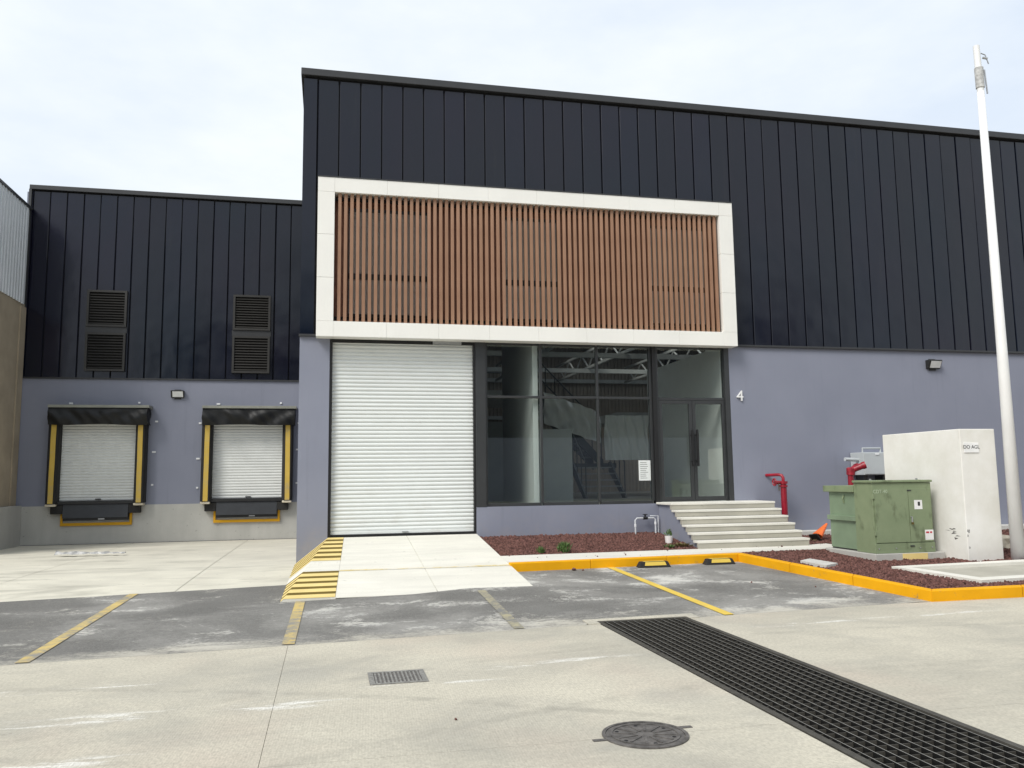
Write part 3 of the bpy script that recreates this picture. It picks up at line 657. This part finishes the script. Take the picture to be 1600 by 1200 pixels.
box('partition', 'inside_grey', wh, 3.1, 4.28, 3.3, 3.4, 1.1, 3.1); box('partition', 'inside_grey', wh, 4.9, 5.75, 2.2, 2.3, 1.1, 2.85)
for tx_ in (6.2, 8.6, 11.4):
    t = MB().box(tx_-.04, tx_+.04, .5, 13.6, 5.35, 5.43).box(tx_-.04, tx_+.04, .5, 13.6, 5.9, 5.98)
    for k in range(17): t.tube([(tx_, .6+k*.75, 5.4+(.5 if k % 2 else 0)), (tx_, 1.35+k*.75, 5.4+(0 if k % 2 else .5))], .03, 6)
    t.build('roof_truss', 'truss_grey', wh)
for y_ in (6.0, 9.5): box('roof_beam', 'truss_grey', wh, 3.1, 16, y_, y_+.12, 5.2, 5.34)
sc = empty('steel_staircase', (7.4, 6, 1.1), label='dark steel staircase seen through the shop window', cat='staircase')
for k in range(5): box('tread', 'stair_tread', sc, 7.0, 8.1, 5.0+k*.27, 5.28+k*.27, 1.22+k*.18, 1.26+k*.18)
for sx in (6.95, 8.1): MB().prism([(4.95, 1.1), (5.25, 1.1), (6.35, 1.85), (6.35, 2.12), (6.2, 2.12)], 'x', sx, sx+.05).build('stringer', 'stair_steel', sc)
box('landing', 'stair_steel', sc, 6.9, 8.35, 6.35, 7.5, 1.95, 2.09)
for yy in (6.36, 7.3): MB().prism([(7.95, 1.9), (7.95, 2.2), (6.0, 4.25), (5.6, 4.25), (5.6, 3.95), (5.9, 3.95)], 'y', yy, yy+.06).build('stringer', 'stair_steel', sc)
for k in range(10): box('tread', 'stair_tread', sc, 7.55-k*.19, 7.82-k*.19, 6.43, 7.29, 2.26+k*.2, 2.30+k*.2)
box('deck', 'truss_grey', sc, 3.1, 5.7, 6.3, 9.6, 4.0, 4.22); box('deck', 'truss_grey', sc, 8.4, 12.5, 6.3, 9.6, 3.35, 3.6)
rl = MB()
for z_ in (.5, 1.0): rl.tube([(7.9, 6.38, 2.2+z_), (5.9, 6.38, 4.25+z_), (3.2, 6.38, 4.25+z_)], .022, 6)
for k in range(8): rl.tube([(7.9-k*.28, 6.38, 2.2+k*.287), (7.9-k*.28, 6.38, 3.2+k*.287)], .016, 6)
for sx in (6.98, 8.12):
    rl.tube([(sx, 5.05, 2.1), (sx, 6.3, 3.0)], .022, 6)
    for k in range(4): rl.tube([(sx, 5.05+k*.4, 1.15+k*.27), (sx, 5.05+k*.4, 2.1+k*.288)], .016, 6)
rl.build('railing', 'stair_steel', sc)
MB().grid(40, 16, lambda i, j: (7.2+1.25*i, 4.0+.07*math.sin(i*31+j*5)+.05*math.sin(i*13-j*7), 2.13+1.2*j)).build('plastic_sheet', 'plastic_film', None, 'all', label='translucent plastic sheet hung from the mezzanine inside', cat='plastic sheet')
MB().grid(30, 16, lambda i, j: (5.66+1.6*i, 4.5+.07*math.sin(i*27+j*7)+.05*math.sin(i*11-j*9), 3.15-.55*i+.85*j)).build('plastic_sheet', 'plastic_film', None, 'all', label='crumpled plastic sheet draped over the stair railing inside', cat='plastic sheet')
# ------------------------------------------------------------------ entrance steps
es = empty('entrance_steps', (8.16, -1, 0), label='pale concrete entrance steps up to the glass doors', cat='steps')
tops = [1.128-.1385*k for k in range(6)]; fr_ = [-.80-.25*k for k in range(6)]
body = [(-.002, .1)]
for k in range(6):
    body += [] ; 
prof = [(-.004, .05), (fr_[5]+.09, .05)]
for k in range(5, -1, -1):
    prof += [(fr_[k]+.088, tops[k]-.046)]
    prof += [(fr_[k-1]+.088, tops[k]-.046)] if k else [(-.004, tops[0]-.046)]
MB().prism(prof, 'x', 7.02, 9.31).build('side_wall', 'purple_render', es)
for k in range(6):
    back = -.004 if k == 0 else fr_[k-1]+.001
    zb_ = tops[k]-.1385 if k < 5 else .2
    sp_k = MB().box(6.965, 9.355, fr_[k]-.012, back-(.013 if k else 0), tops[k]-.044, tops[k]).build('step', 'lit_tread_concrete', es, False, .006)
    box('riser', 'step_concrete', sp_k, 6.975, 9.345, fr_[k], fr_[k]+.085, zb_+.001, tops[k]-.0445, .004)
# ------------------------------------------------------------------ loading docks
def dock(X, n, label):
    d = empty('loading_dock', (X+1.25, B, 1.07), label=label, cat='loading dock', group='loading docks with black hoods and yellow pads')
    # X = left end of hood
    sx0, sx1 = X+.12, X+2.17
    sh = curtain(sx0-.1, sx1+.12, B-.012, 1.2, 3.45, 28, .016).build('shutter', 'shutter_grey', d, True)
    MB().box(sx0-.1, sx0+.01, B-.10, B-.002, 1.2, 3.4).box(sx1-.01, sx1+.1, B-.10, B-.002, 1.2, 3.4).build('shutter_guide', 'black_metal', d)
    box('shutter_handle', 'black_metal', sh, X+1.15, X+1.3, B-.06, B-.03, 1.23, 1.26)
    box('sill', 'black_metal', d, sx0-.02, sx1+.02, B-.20, B-.003, 1.115, 1.198)
    # hood
    bx = MB().box(X-.04, X+2.56, B-.50, B-.002, 3.77, 3.845).build('hood_top', 'hood_steel', d, False, .005)
    def fold(i, j):
        xx = X-.03+2.54*i; z = 3.80-.50*j*(1+.03*math.sin(i*9+n))
        e = min(i, 1-i)*2.5
        f = .030*math.sin((e*6.5-j*5.2)+n)+.018*math.sin(i*23+j*3+n*2)*j+.012*math.sin(i*47-j*8)
        return (xx, B-.445-.05*math.sin(j*3.1)+f*min(1, j*3), z)
    MB().grid(64, 12, fold).build('hood_curtain', 'vinyl', d, 'all')
    for a in (X-.035, X+2.51):
        MB().grid(6, 8, lambda i, j: (a+.02*math.sin(j*8+i*5), B-.44+.43*i, 3.80-.5*j)).build('hood_side', 'vinyl', d, 'all')
    # pads
    for px, tw in ((X-.02, .01), (X+2.22, -.01)):
        pd = MB().prism([(px+.01, B-.33), (px+.21, B-.33), (px+.25, B-.25), (px+.25, B-.003), (px-.04, B-.003), (px-.04, B-.25)], 'z', 1.13, 3.35).build('side_pad', 'rubber', d, False, .012)
        MB().grid(2, 12, lambda i, j: (px+.045+.13*i+tw*j, B-.343+.006*math.sin(j*14+n), 1.14+2.16*j)).build('yellow_strip', 'pad_yellow', pd)
        box('pad_end', 'stone_cream', pd, px-.03, px+.23, B-.31, B-.03, 1.06, 1.128, .02)
    # leveller and bumpers
    MB().prism([(B-.13, 1.112), (B-.16, 1.105), (B-.21, .74), (B-.17, .735)], 'x', X+.375, X+2.04).build('leveller_lip', 'lip_steel', d)
    box('leveller_pit', 'black_metal', d, X+.36, X+2.055, B-.09, B-.016, .66, 1.11)
    box('bracket', 'galvanised', d, X+1.27, X+1.43, B-.135, B-.09, .685, .715)
    for bx0 in (X+.055, X+2.045): box('bumper', 'rubber', d, bx0, bx0+.315, B-.18, B-.014, .85, 1.10, .015)
    MB().box(X+.29, X+2.125, B-.07, B-.015, .52, .60).box(X+.29, X+.35, B-.07, B-.015, .60, .85).box(X+2.065, X+2.125, B-.07, B-.015, .60, .85).build('steel_edge', 'dock_yellow_edge', d)
    pts = [(X+.42, 3.92), (X+2.2, 3.95), (X+2.68, 3.42), (X+2.64, 2.55), (X+2.62, 1.62)] if n == 0 else [(X+.35, 3.93), (X+2.1, 3.97), (X-.14, 3.37), (X-.17, 2.35), (X-.17, 1.52), (X+2.62, 3.38), (X+2.6, 2.6), (X+2.58, 1.62)]
    for q, (ax, az) in enumerate(pts):
        s_ = (.06, .035, .045)[q % 3]
        box('wall_anchor', 'plastic_white', d, ax-s_, ax+s_*.7, B-.025, B-.001, az-.025, az+.025, .008)
dock(-7.50, 0, 'left loading dock beside the tan neighbouring wall, grey shutter under black hood')
dock(-3.50, 1, 'right loading dock next to the tall block, grey shutter under black hood')
# ------------------------------------------------------------------ wall lamps, number
def lamp(x, y, z, label):
    t = empty('wall_lamp', (x, y, z), label=label, cat='wall lamp', group='wall lamps')
    MB().prism([(y, z-.02), (y, z+.19), (y-.15, z+.19), (y-.16, z+.17), (y-.07, z-.02)], 'x', x-.175, x+.175).build('housing', 'lamp_grey', t, False, .008)
    MB().add([(x-.13, y-.157, z+.155), (x+.155, y-.157, z+.155), (x+.155, y-.085, z+.0), (x-.13, y-.085, z+.0)], [(0, 1, 2, 3)]).build('lens', 'lamp_lens', t)
    box('mounting_plate', 'lamp_grey', t, x-.09, x+.09, y-.02, y+.0, z-.06, z+.22)
lamp(-4.28, B-.001, 4.12, 'small black wall lamp on the wall between the two loading docks')
lamp(14.15, -.001, 4.19, 'small black wall lamp on the right wall near the white pole')
text('house_number', '4', .34, 'white_paint', None, (9.06, -.022, 3.46), (math.pi/2, 0, 0), .018, label='white raised number 4 on the wall beside the doors', cat='house number')
# ------------------------------------------------------------------ neighbour
nb = empty('neighbouring_warehouse', (-8.4, 5, 0), label='tan rendered neighbouring building with pale corrugated metal above', cat='warehouse')
box('wall', 'tan_render', nb, -24, -8.375, 4.6, 8.16, 0, 6.69)
box('wall_pier', 'tan_render', nb, -8.375, -8.345, 7.72, 8.12, 1.1, 6.6)
mb = MB(); prof = []
yy = 4.6
while yy < 8.0: prof += [(-8.345, yy), (-8.345, yy+.10), (-8.385, yy+.115), (-8.385, yy+.185)]; yy += .2
n2 = len(prof); mb.add([(p[0], p[1], 6.66) for p in prof]+[(p[0], p[1], 9.44) for p in prof], [(i, i+1, n2+i+1, n2+i) for i in range(n2-1)])
mb.build('corrugated_cladding', 'sheet_metal', nb)
MB().box(-8.42, -8.32, 4.58, 8.10, 9.42, 9.49).build('gutter', 'dark_trim', nb)
box('metal_backing', 'sheet_metal', nb, -24, -8.39, 4.6, 8.09, 6.70, 9.42)
box('roof', 'dark_trim', nb, -24, -8.4, 4.6, 8.1, 9.425, 9.47)
box('plinth', 'plinth_concrete', nb, -8.375, -8.20, 4.6, 8.15, -.02, 1.10, .01)
# ------------------------------------------------------------------ transformer
TX0, TX1, TY0, TY1, TZ = 9.24, 10.42, -4.24, -3.72, .315
tf = empty('pad_transformer', (9.8, -3.7, .2), label='green pad-mounted transformer cabinet with warning stickers', cat='transformer')
TG = 'transformer_green'
box('cabinet', TG, tf, TX0, TX1, TY0, TY1, TZ, 1.53, .008)
box('cabinet_lid', TG, tf, TX0-.03, TX1+.015, TY0-.03, TY1, 1.532, 1.572, .008)
mid = TX0+.70
for a, c in ((TX0+.025, mid-.004), (mid+.004, TX1-.03)): box('cabinet_door', TG, tf, a, c, TY0-.018, TY0-.001, TZ+.18, 1.42, .004)
box('base_rail', TG, tf, TX0-.006, TX1+.006, TY0-.012, TY0-.001, TZ, TZ+.165, .004)
for zz in (.62, 1.25): box('hinge', TG, tf, TX0-.014, TX0+.02, TY0-.03, TY0-.005, zz, zz+.08, .004)
MB().tube([(mid+.03, TY0-.018, .93), (mid+.03, TY0-.045, .93), (mid+.03, TY0-.045, .84)], .012, 8).build('door_handle', 'galvanised', tf)
for zz in (.42, 1.38): box('door_bolt', 'dark_trim', tf, mid-.02, mid+.06, TY0-.026, TY0-.019, zz, zz+.02)
MB().tube([(mid+.03, TY0-.05, .84), (mid+.03, TY0-.05, .80)], .022, 8).build('padlock', 'brass', tf)
for bx_ in (TX0+.06, TX0+.4, TX1-.3, TX1-.06): MB().tube([(bx_, TY0-.012, TZ+.08), (bx_, TY0-.022, TZ+.08)], .012, 8).build('bolt', 'galvanised', tf)
for bx_ in (TX0+.12, TX1-.12): MB().tube([(bx_, TY0+.2, 1.57), (bx_, TY0+.2, 1.60)], .02, 8).build('bolt', 'galvanised', tf)
sk = box('sticker', 'sign_white', tf, mid+.11, mid+.27, TY0-.0205, TY0-.0185, 1.06, 1.22); box('symbol', 'sign_black', sk, mid+.18, mid+.225, TY0-.0225, TY0-.0208, 1.12, 1.19)
sk = box('sticker', 'sign_white', tf, TX1-.19, TX1-.02, TY0-.0205, TY0-.0185, .525, .70); MB().box(TX1-.17, TX1-.11, TY0-.0225, TY0-.0208, .64, .67).box(TX1-.09, TX1-.05, TY0-.0225, TY0-.0208, .64, .67).build('symbol', 'sign_red', sk)
text('stencil', 'CDT-40', .085, 'mark_pale', tf, (TX0+.145, TY0-.0195, 1.375), (math.pi/2, 0, 0), .001)
KX0, KX1, KY1 = TX0+.0, TX1-.06, -2.88
box('tank', 'tank_green', tf, KX0+.05, KX1, TY1, KY1, TZ+.02, 1.36, .01)
box('tank_cover', TG, tf, KX0-.02, KX1+.03, TY1, KY1+.08, 1.36, 1.475, .008); box('tank_rib', 'tank_green', tf, KX0-.0, KX1+.02, TY1, KY1+.02, .84, .93, .008)
box('skid', 'black_metal', tf, KX0+.06, KX1-.05, TY1, KY1-.02, TZ-.02, TZ+.02)
MB().tube([(KX0+.045, -3.35, 1.30), (KX0+.02, -3.35, 1.24), (KX0+.045, -3.35, 1.16)], .016, 8).build('lifting_lug', TG, tf)
pdn = box('concrete_pad', 'plinth_concrete', None, 9.19, 10.58, -4.30, -2.82, .02, .312, .012, label='grey concrete pad under the green transformer', cat='concrete pad')
box('yellow_patch', 'ramp_yellow', pdn, 9.72, 10.22, -4.305, -4.3005, .19, .306)
# ------------------------------------------------------------------ white block, sign
blk = empty('block_wall', (11, -4, .1), label='tall whitewashed concrete meter enclosure behind the transformer', cat='concrete wall')
BX0, BX1, BY0, BY1, BZ = 10.62, 11.33, -4.79, -2.75, 2.44
box('body', 'white_block', blk, BX0, BX1, BY0, BY1, .02, BZ, .012)
mb = MB()
for k in range(7):
    a, z_ = BY0+.06+random.random()*.32, .55+random.random()*.18; mb.add([(BX0-.0025, a, z_), (BX0-.0025, a+random.uniform(.05, .16), z_+random.uniform(-.03, .02)), (BX0-.0025, a+random.uniform(.04, .12), z_+.014)], [(0, 1, 2)])
for k in range(5):
    a, z_ = BX0+.0+random.random()*.04, .35+random.random()*.35; mb.add([(a, BY0-.0025, z_), (a+.025, BY0-.0025, z_+.01), (a+.01, BY0-.0025, z_+.05)], [(0, 1, 2)])
mb.build('scuff_mark', 'scuff_black', blk)
sg2 = box('sign_plate', 'sign_white', None, BX0+.06, BX0+.355, BY0-.014, BY0-.002, 2.03, 2.20, .003, label='small white sign with black capitals on the white block', cat='sign')
text('lettering', 'DO AGL', .088, 'sign_black', sg2, (BX0+.207, BY0-.0155, 2.125), (math.pi/2, 0, 0), .001)
# ------------------------------------------------------------------ white pole
px, py = 11.47, -4.95
pl = empty('lamp_pole', (px, py, .12), label='tall tapered white pole standing beside the white block', cat='pole')
MB().tube([(px, py, .15), (px, py, 4), (px-.01, py, 8.55)], [.112, .084, .062], 20).build('shaft', 'white_paint', pl, 'all')
MB().box(px-.2, px+.2, py-.2, py+.2, .1, .165).build('base_plate', 'grey_bits', pl, False, .006)
MB().tube([(px-.01, py, 8.55), (px-.03, py, 9.42)], [.058, .055], 14).build('spigot', 'white_paint', pl, True)
MB().tube([(px-.01, py, 8.62), (px-.012, py, 9.0)], [.075, .077], 12).build('sleeve', 'grey_bits', pl, True)
MB().tube([(px+.04, py-.02, 9.28), (px+.12, py-.03, 9.25), (px+.17, py-.04, 9.08)], .010, 6).tube([(px+.04, py-.05, 9.18), (px+.10, py-.1, 9.14)], .02, 6).tube([(px+.06, py-.05, 8.95), (px+.085, py-.05, 8.5)], .014, 6).build('cable', 'galvanised', pl)
# ------------------------------------------------------------------ grey box, fire pipes
gb = empty('electrical_box', (11.95, -.3, 1.6), label='grey electrical cabinet on the wall behind the transformer', cat='electrical box')
box('cabinet', 'box_grey', gb, 11.78, 12.75, -.50, -.02, 1.66, 2.17, .01)
box('cabinet_door', 'box_grey', gb, 11.80, 12.73, -.515, -.501, 1.68, 2.15, .004)
MB().tube([(11.80, -.30, 2.0), (11.42, -.34, 2.02)], .042, 10).build('conduit', 'box_grey', gb, True)
MB().tube([(11.82, -.42, 2.10), (11.82, -.42, 2.26), (12.28, -.42, 2.26), (12.28, -.42, 2.17)], .022, 8).build('conduit', 'box_grey', gb, True)
box('latch', 'plastic_white', gb, 12.08, 12.17, -.53, -.515, 2.11, 2.15)
MB().box(11.9, 12.0, -.3, -.02, 1.45, 1.66).box(12.4, 12.5, -.3, -.02, 1.45, 1.66).build('bracket', 'dark_trim', gb)
sp_ = empty('fire_inlet', (11.3, -.8, .3), label='red twin fire brigade inlet standing behind the transformer', cat='fire inlet')
MB().tube([(11.22, -.8, .28), (11.22, -.8, 1.74)], .062, 14).build('riser', 'red_paint', sp_, True)
MB().tube([(11.22, -.8, 1.66), (11.24, -.8, 1.80), (11.24, -.8, 1.83)], [.085, .10, .07], 12).build('head', 'red_valve', sp_, True)
for dx, dy, dz in ((.20, -.13, .10), (.20, .10, .07)):
    MB().tube([(11.23, -.8, 1.76), (11.23+dx, -.8+dy, 1.76+dz)], [.06, .07], 12).build('inlet', 'red_valve', sp_, True); MB().tube([(11.23+dx, -.8+dy, 1.76+dz), (11.23+dx*1.3, -.8+dy*1.3, 1.76+dz*1.25)], [.082, .078], 12).build('cap', 'red_valve', sp_, True)
hx, hy = 9.80, -.42
hp = empty('fire_standpipe', (hx, hy, .3), label='red fire standpipe with hand valve beside the entrance steps', cat='standpipe')
MB().tube([(hx, hy, .28), (hx, hy, 1.50)], .066, 16).build('riser', 'red_paint', hp, True)
MB().tube([(hx, hy, 1.42), (hx, hy, 1.46)], .088, 16).tube([(hx, hy, 1.49), (hx, hy, 1.545)], .092, 16).build('flange', 'red_paint', hp, True)
MB().tube([(hx, hy, 1.54), (hx, hy, 1.62), (hx-.015, hy+.03, 1.675), (hx-.06, hy+.09, 1.69), (9.63, 0, 1.68)], .034, 12).build('branch_pipe', 'red_paint', hp, True)
MB().tube([(hx-.04, hy, 1.52), (hx-.20, hy-.03, 1.52)], [.034, .045], 10).build('valve_body', 'red_valve', hp, True)
mb = MB(); 
ringp = [(hx-.24, hy-.04+.075*math.cos(a), 1.53+.075*math.sin(a)) for a in [k*math.pi/8 for k in range(17)]]
mb.tube(ringp, .014, 6, False).tube([(hx-.24, hy-.115, 1.53), (hx-.24, hy+.035, 1.53)], .010, 6).tube([(hx-.24, hy-.04, 1.455), (hx-.24, hy-.04, 1.605)], .010, 6).build('hand_wheel', 'red_valve', hp, True)
MB().tube([(hx-.14, hy-.05, 1.5), (hx-.14, hy-.05, 1.34)], .010, 6).build('chain', 'brass', hp)
# orange cone lying on its side
cn = empty('traffic_cone', (9.7, -1.2, .3), label='faded orange traffic cone lying crushed by the standpipe', cat='traffic cone')
n = 18; vs = []; prof = [(.0, .15), (.05, .14), (.28, .07), (.40, .03)]
ax = Vector((.36, .1, .30)).normalized(); u_ = ax.cross(Vector((0, 1, 0))).normalized(); v_ = ax.cross(u_)
for t, r in prof:
    for k in range(n):
        a = 2*math.pi*k/n; vs.append(Vector((9.96, -1.35, .40))+ax*t+u_*r*math.cos(a)*.55+v_*r*math.sin(a))
MB().add(vs, [(i*n+k, i*n+(k+1) % n, (i+1)*n+(k+1) % n, (i+1)*n+k) for i in range(3) for k in range(n)]).build('cone_body', 'cone_orange', cn, 'all')
mb = MB(); q0 = Vector((9.92, -1.38, .38)); mb.add([q0+u_*a*.10+v_*c*.12+ax*t for t in (-.025, 0) for a, c in ((-1, -1), (1, -1), (1, 1), (-1, 1))], [(0, 3, 2, 1), (4, 5, 6, 7), (0, 1, 5, 4), (1, 2, 6, 5), (2, 3, 7, 6), (3, 0, 4, 7)]).build('cone_base', 'rubber', cn)
# ------------------------------------------------------------------ small things
def wheelstop(x0, x1, y, label):
    z = h(x0, y); w = empty('wheel_stop', ((x0+x1)/2, y, z), label=label, cat='wheel stop', group='wheel stops in the right parking bay')
    MB().add([(x, yy, zz) for x, yy, zz in [(x0, y-.09, z-.01), (x1, y-.09, z-.01), (x1, y+.09, z-.01), (x0, y+.09, z-.01), (x0+.05, y-.055, z+.10), (x1-.05, y-.055, z+.10), (x1-.05, y+.055, z+.10), (x0+.05, y+.055, z+.10)]], [(0, 3, 2, 1), (4, 5, 6, 7), (0, 1, 5, 4), (1, 2, 6, 5), (2, 3, 7, 6), (3, 0, 4, 7)]).build('rubber_block', 'rubber', w, False, .012)
    def P(t, s): return (x0+.09+(x1-x0-.16)*t, y-.085+.03*s, z+.022+.075*s)
    MB().add([(x0+.11, y-.083, z+.035), (x1-.09, y-.083, z+.035), (x1-.11, y-.0615, z+.094), (x0+.13, y-.0615, z+.094)], [(0, 1, 2, 3)]).build('reflector', 'line_paint_fresh', w)
    MB().box(x0+.11, x1-.11, y-.045, y+.045, z+.1, z+.103).build('reflector', 'line_paint_fresh', w)
wheelstop(5.22, 5.82, -3.32, 'left one of two black and yellow wheel stops, nearer the yellow line')
wheelstop(6.50, 7.08, -3.24, 'right one of two black and yellow wheel stops, nearer the kerb corner')
ch = empty('inspection_chamber', (10, -6, .1), label='large concrete chamber frame set in the gravel by the kerb', cat='chamber cover')
Cc = [(8.86, -5.42), (10.95, -5.35), (11.6, -6.75), (8.98, -6.95)]
Cc = [(8.74, -5.30), (11.9, -5.10), (11.9, -6.62), (9.0, -6.86)]
cx, cy = sum(p[0] for p in Cc)/4, sum(p[1] for p in Cc)/4
inn_ = [(cx+(p[0]-cx)*.86, cy+(p[1]-cy)*.74) for p in Cc]
for i in range(4):
    j = (i+1) % 4
    zt = lambda p: zb2(*p)+.06
    MB().slab([(*Cc[i], zt(Cc[i])), (*Cc[j], zt(Cc[j])), (*inn_[j], zt(inn_[j])), (*inn_[i], zt(inn_[i]))], .15).build('frame_beam', 'walk_concrete', ch)
MB().slab([(p[0], p[1], zb2(*p)+.012) for p in inn_], .12).build('cover_slab', 'step_concrete', ch)
MB().slab([(7.72, -4.35, .262), (8.02, -4.15, .268), (8.12, -4.80, .25), (7.78, -5.0, .244)], .09).build('concrete_slab', 'pale_concrete', None, label='small loose concrete slab half buried beside the yellow kerb', cat='slab')
# pipes and bucket in the narrow bed
wp = empty('water_pipe', (6.6, -.12, .4), label='white water pipe loop with black valve by the steps', cat='pipe')
MB().tube([(6.42, -.14, .44), (6.42, -.14, .76), (6.46, -.14, .80), (6.84, -.14, .80), (6.88, -.14, .77), (6.88, -.14, .44)], .017, 8).build('pipe', 'pvc', wp, True)
MB().tube([(6.60, -.14, .80), (6.70, -.14, .80)], .032, 10).tube([(6.65, -.14, .82), (6.65, -.14, .87)], .022, 8).box(6.60, 6.70, -.155, -.125, .87, .885).build('valve', 'black_metal', wp, True)
MB().tube([(6.78, -.10, .84), (6.96, -.10, .84), (6.96, -.10, .45)], .014, 8).build('pipe', 'pvc', wp, True)
for q in ((6.42, .62), (6.88, .66)): MB().tube([(q[0], -.14, q[1]), (q[0], -.14, q[1]+.06)], .024, 8).build('coupling', 'plastic_white', wp, True)
bk = empty('plant_pot', (6.66, -1.35, .34), label='small white plastic pot with a seedling in the gravel', cat='plant pot')
MB().tube([(6.66, -1.35, .335), (6.66, -1.35, .50)], [.065, .082], 16).build('pot', 'bucket_white', bk, True)
def leaves(cx, cy, cz, n, r, hgt, seed):
    rr = random.Random(seed); mb = MB()
    for k in range(n):
        a = rr.uniform(0, 6.28); l = rr.uniform(.5, 1)*hgt; s = rr.uniform(.2, 1)*r; bx_, by_ = cx+rr.gauss(0, r*.25), cy+rr.gauss(0, r*.25)
        p0 = Vector((bx_, by_, cz)); p2 = Vector((bx_+s*math.cos(a), by_+s*math.sin(a), cz+l)); p1 = p0.lerp(p2, .55)+Vector((0, 0, l*.15)); sd = Vector((-math.sin(a), math.cos(a), 0))*rr.uniform(.008, .018)
        mb.add([p0, p1+sd, p2, p1-sd], [(0, 1, 2, 3)])
    return mb
leaves(6.66, -1.35, .49, 14, .11, .17, 3).build('seedling', 'leaf_green', bk)
for (wx, wy, n, r, hh, m, lab) in ((3.86, -1.98, 60, .10, .17, 'leaf_green', 'small dark green weed clump near the ramp end of the bed'), (4.30, -1.95, 110, .17, .24, 'leaf_green', 'largest bright green weed clump at the bed front edge'), (6.45, -1.85, 40, .16, .10, 'leaf_green', 'low green weed patch in the bed near the white pot'), (6.75, -1.75, 60, .22, .12, 'leaf_dry', 'low dry yellowish weeds in the bed corner by the steps'), (9.75, -1.35, 50, .3, .06, 'leaf_dry', 'dry straggly weeds beside the fallen traffic cone')):
    z_ = (zb1 if wx < 7 else zb2)(wx, wy); leaves(wx, wy, z_, n, r, hh, int(wx*100)).build('weed', m, None, label=lab, cat='weed', group='weeds in the gravel beds')
# litter and stones
MB().grid(30, 5, lambda i, j: (-6.05+1.5*i, 3.85-.12*i+.22*(j-.5)*(1-.5*i)+.05*math.sin(i*19)+.06*math.sin(i*43+j*3), .068+.07*abs(math.sin(i*9+j*4))*(.3+math.sin(math.pi*j))*(1-.6*i)+.012)).build('plastic_litter', 'grey_bits', None, 'all', label='crumpled strip of white plastic on the apron by the docks', cat='litter')
rr = random.Random(5)
for k, (sx_, sy_, s, lab) in enumerate(((12.62, -3.3, .26, 'big cream rubble stone just right of the white pole'), (12.95, -2.9, .16, 'tan rubble stone at the right picture edge behind the pole'), (12.35, -3.5, .15, 'small cream rubble stone between the white block and the pole'), (12.9, -2.2, .3, 'furthest cream rubble stone at the right edge near the wall'))):
    bm = bmesh.new(); bmesh.ops.create_icosphere(bm, subdivisions=2, radius=s)
    sd = rr.uniform(0, 9)
    for v in bm.verts:
        q = v.co.normalized(); v.co *= 1+.18*math.sin(q.x*4+sd)+.14*math.sin(q.y*5+sd*2)+.1*math.sin(q.z*6+sd)
        v.co.z *= .7
    me = bpy.data.meshes.new('rubble_stone'); bm.to_mesh(me); bm.free(); me.materials.append(MATS['stone_tan' if k % 4 == 1 else 'stone_cream'])
    place('rubble_stone', me, (sx_, sy_, zb2(sx_, sy_)+s*.4), label=lab, cat='stone', group='rubble stones behind the white pole')
for k, (ax, ay, s, lab) in enumerate(((4.05, -3.42, .042, 'largest loose brown stone lying against the yellow kerb'), (4.2, -3.47, .026, 'flat brown pebble just right of the larger stone by the kerb'), (6.3, -5.3, .018, 'tiny brown pebble on the asphalt in front of the wheel stops'), (7.0, -5.9, .018, 'tiny brown pebble on the asphalt close to the side kerb'), (.9, -11, .013, 'tiny dark pebble on the road left of the manhole cover'))):
    bm = bmesh.new(); bmesh.ops.create_icosphere(bm, subdivisions=1, radius=s)
    for v in bm.verts: v.co *= rr.uniform(.6, 1.2); v.co.z *= .7
    me = bpy.data.meshes.new('loose_stone'); bm.to_mesh(me); bm.free(); me.materials.append(MATS['lava_rock'])
    place('loose_stone', me, (ax, ay, h(ax, ay)+s*.6), label=lab, cat='stone', group='loose stones strayed onto the paving')
# ------------------------------------------------------------------ the unit across the yard, seen mirrored in the glass
op = empty('opposite_warehouse', (6, -42, 0), label='twin warehouse across the yard, mirrored in the shop window', cat='warehouse')
box('lower_wall', 'purple_render', op, -12, 34, -43, -42, -.1, 4.6); box('upper_wall', 'dark_cladding', op, -14, 38, -43, -42.05, 4.6, 14.5)
MB().box(2, 11.2, -42.0, -41.7, 4.56, 4.88).box(2, 11.2, -42, -41.7, 7.55, 7.87).box(2, 2.3, -42, -41.7, 4.88, 7.55).box(10.9, 11.2, -42, -41.7, 4.88, 7.55).build('feature_frame', 'white_panel', op)
box('roller_door', 'shutter_white', op, 8.0, 11, -42, -41.95, .5, 4.5); box('roof', 'dark_trim', op, -12, 34, -60, -43, 13.8, 14)
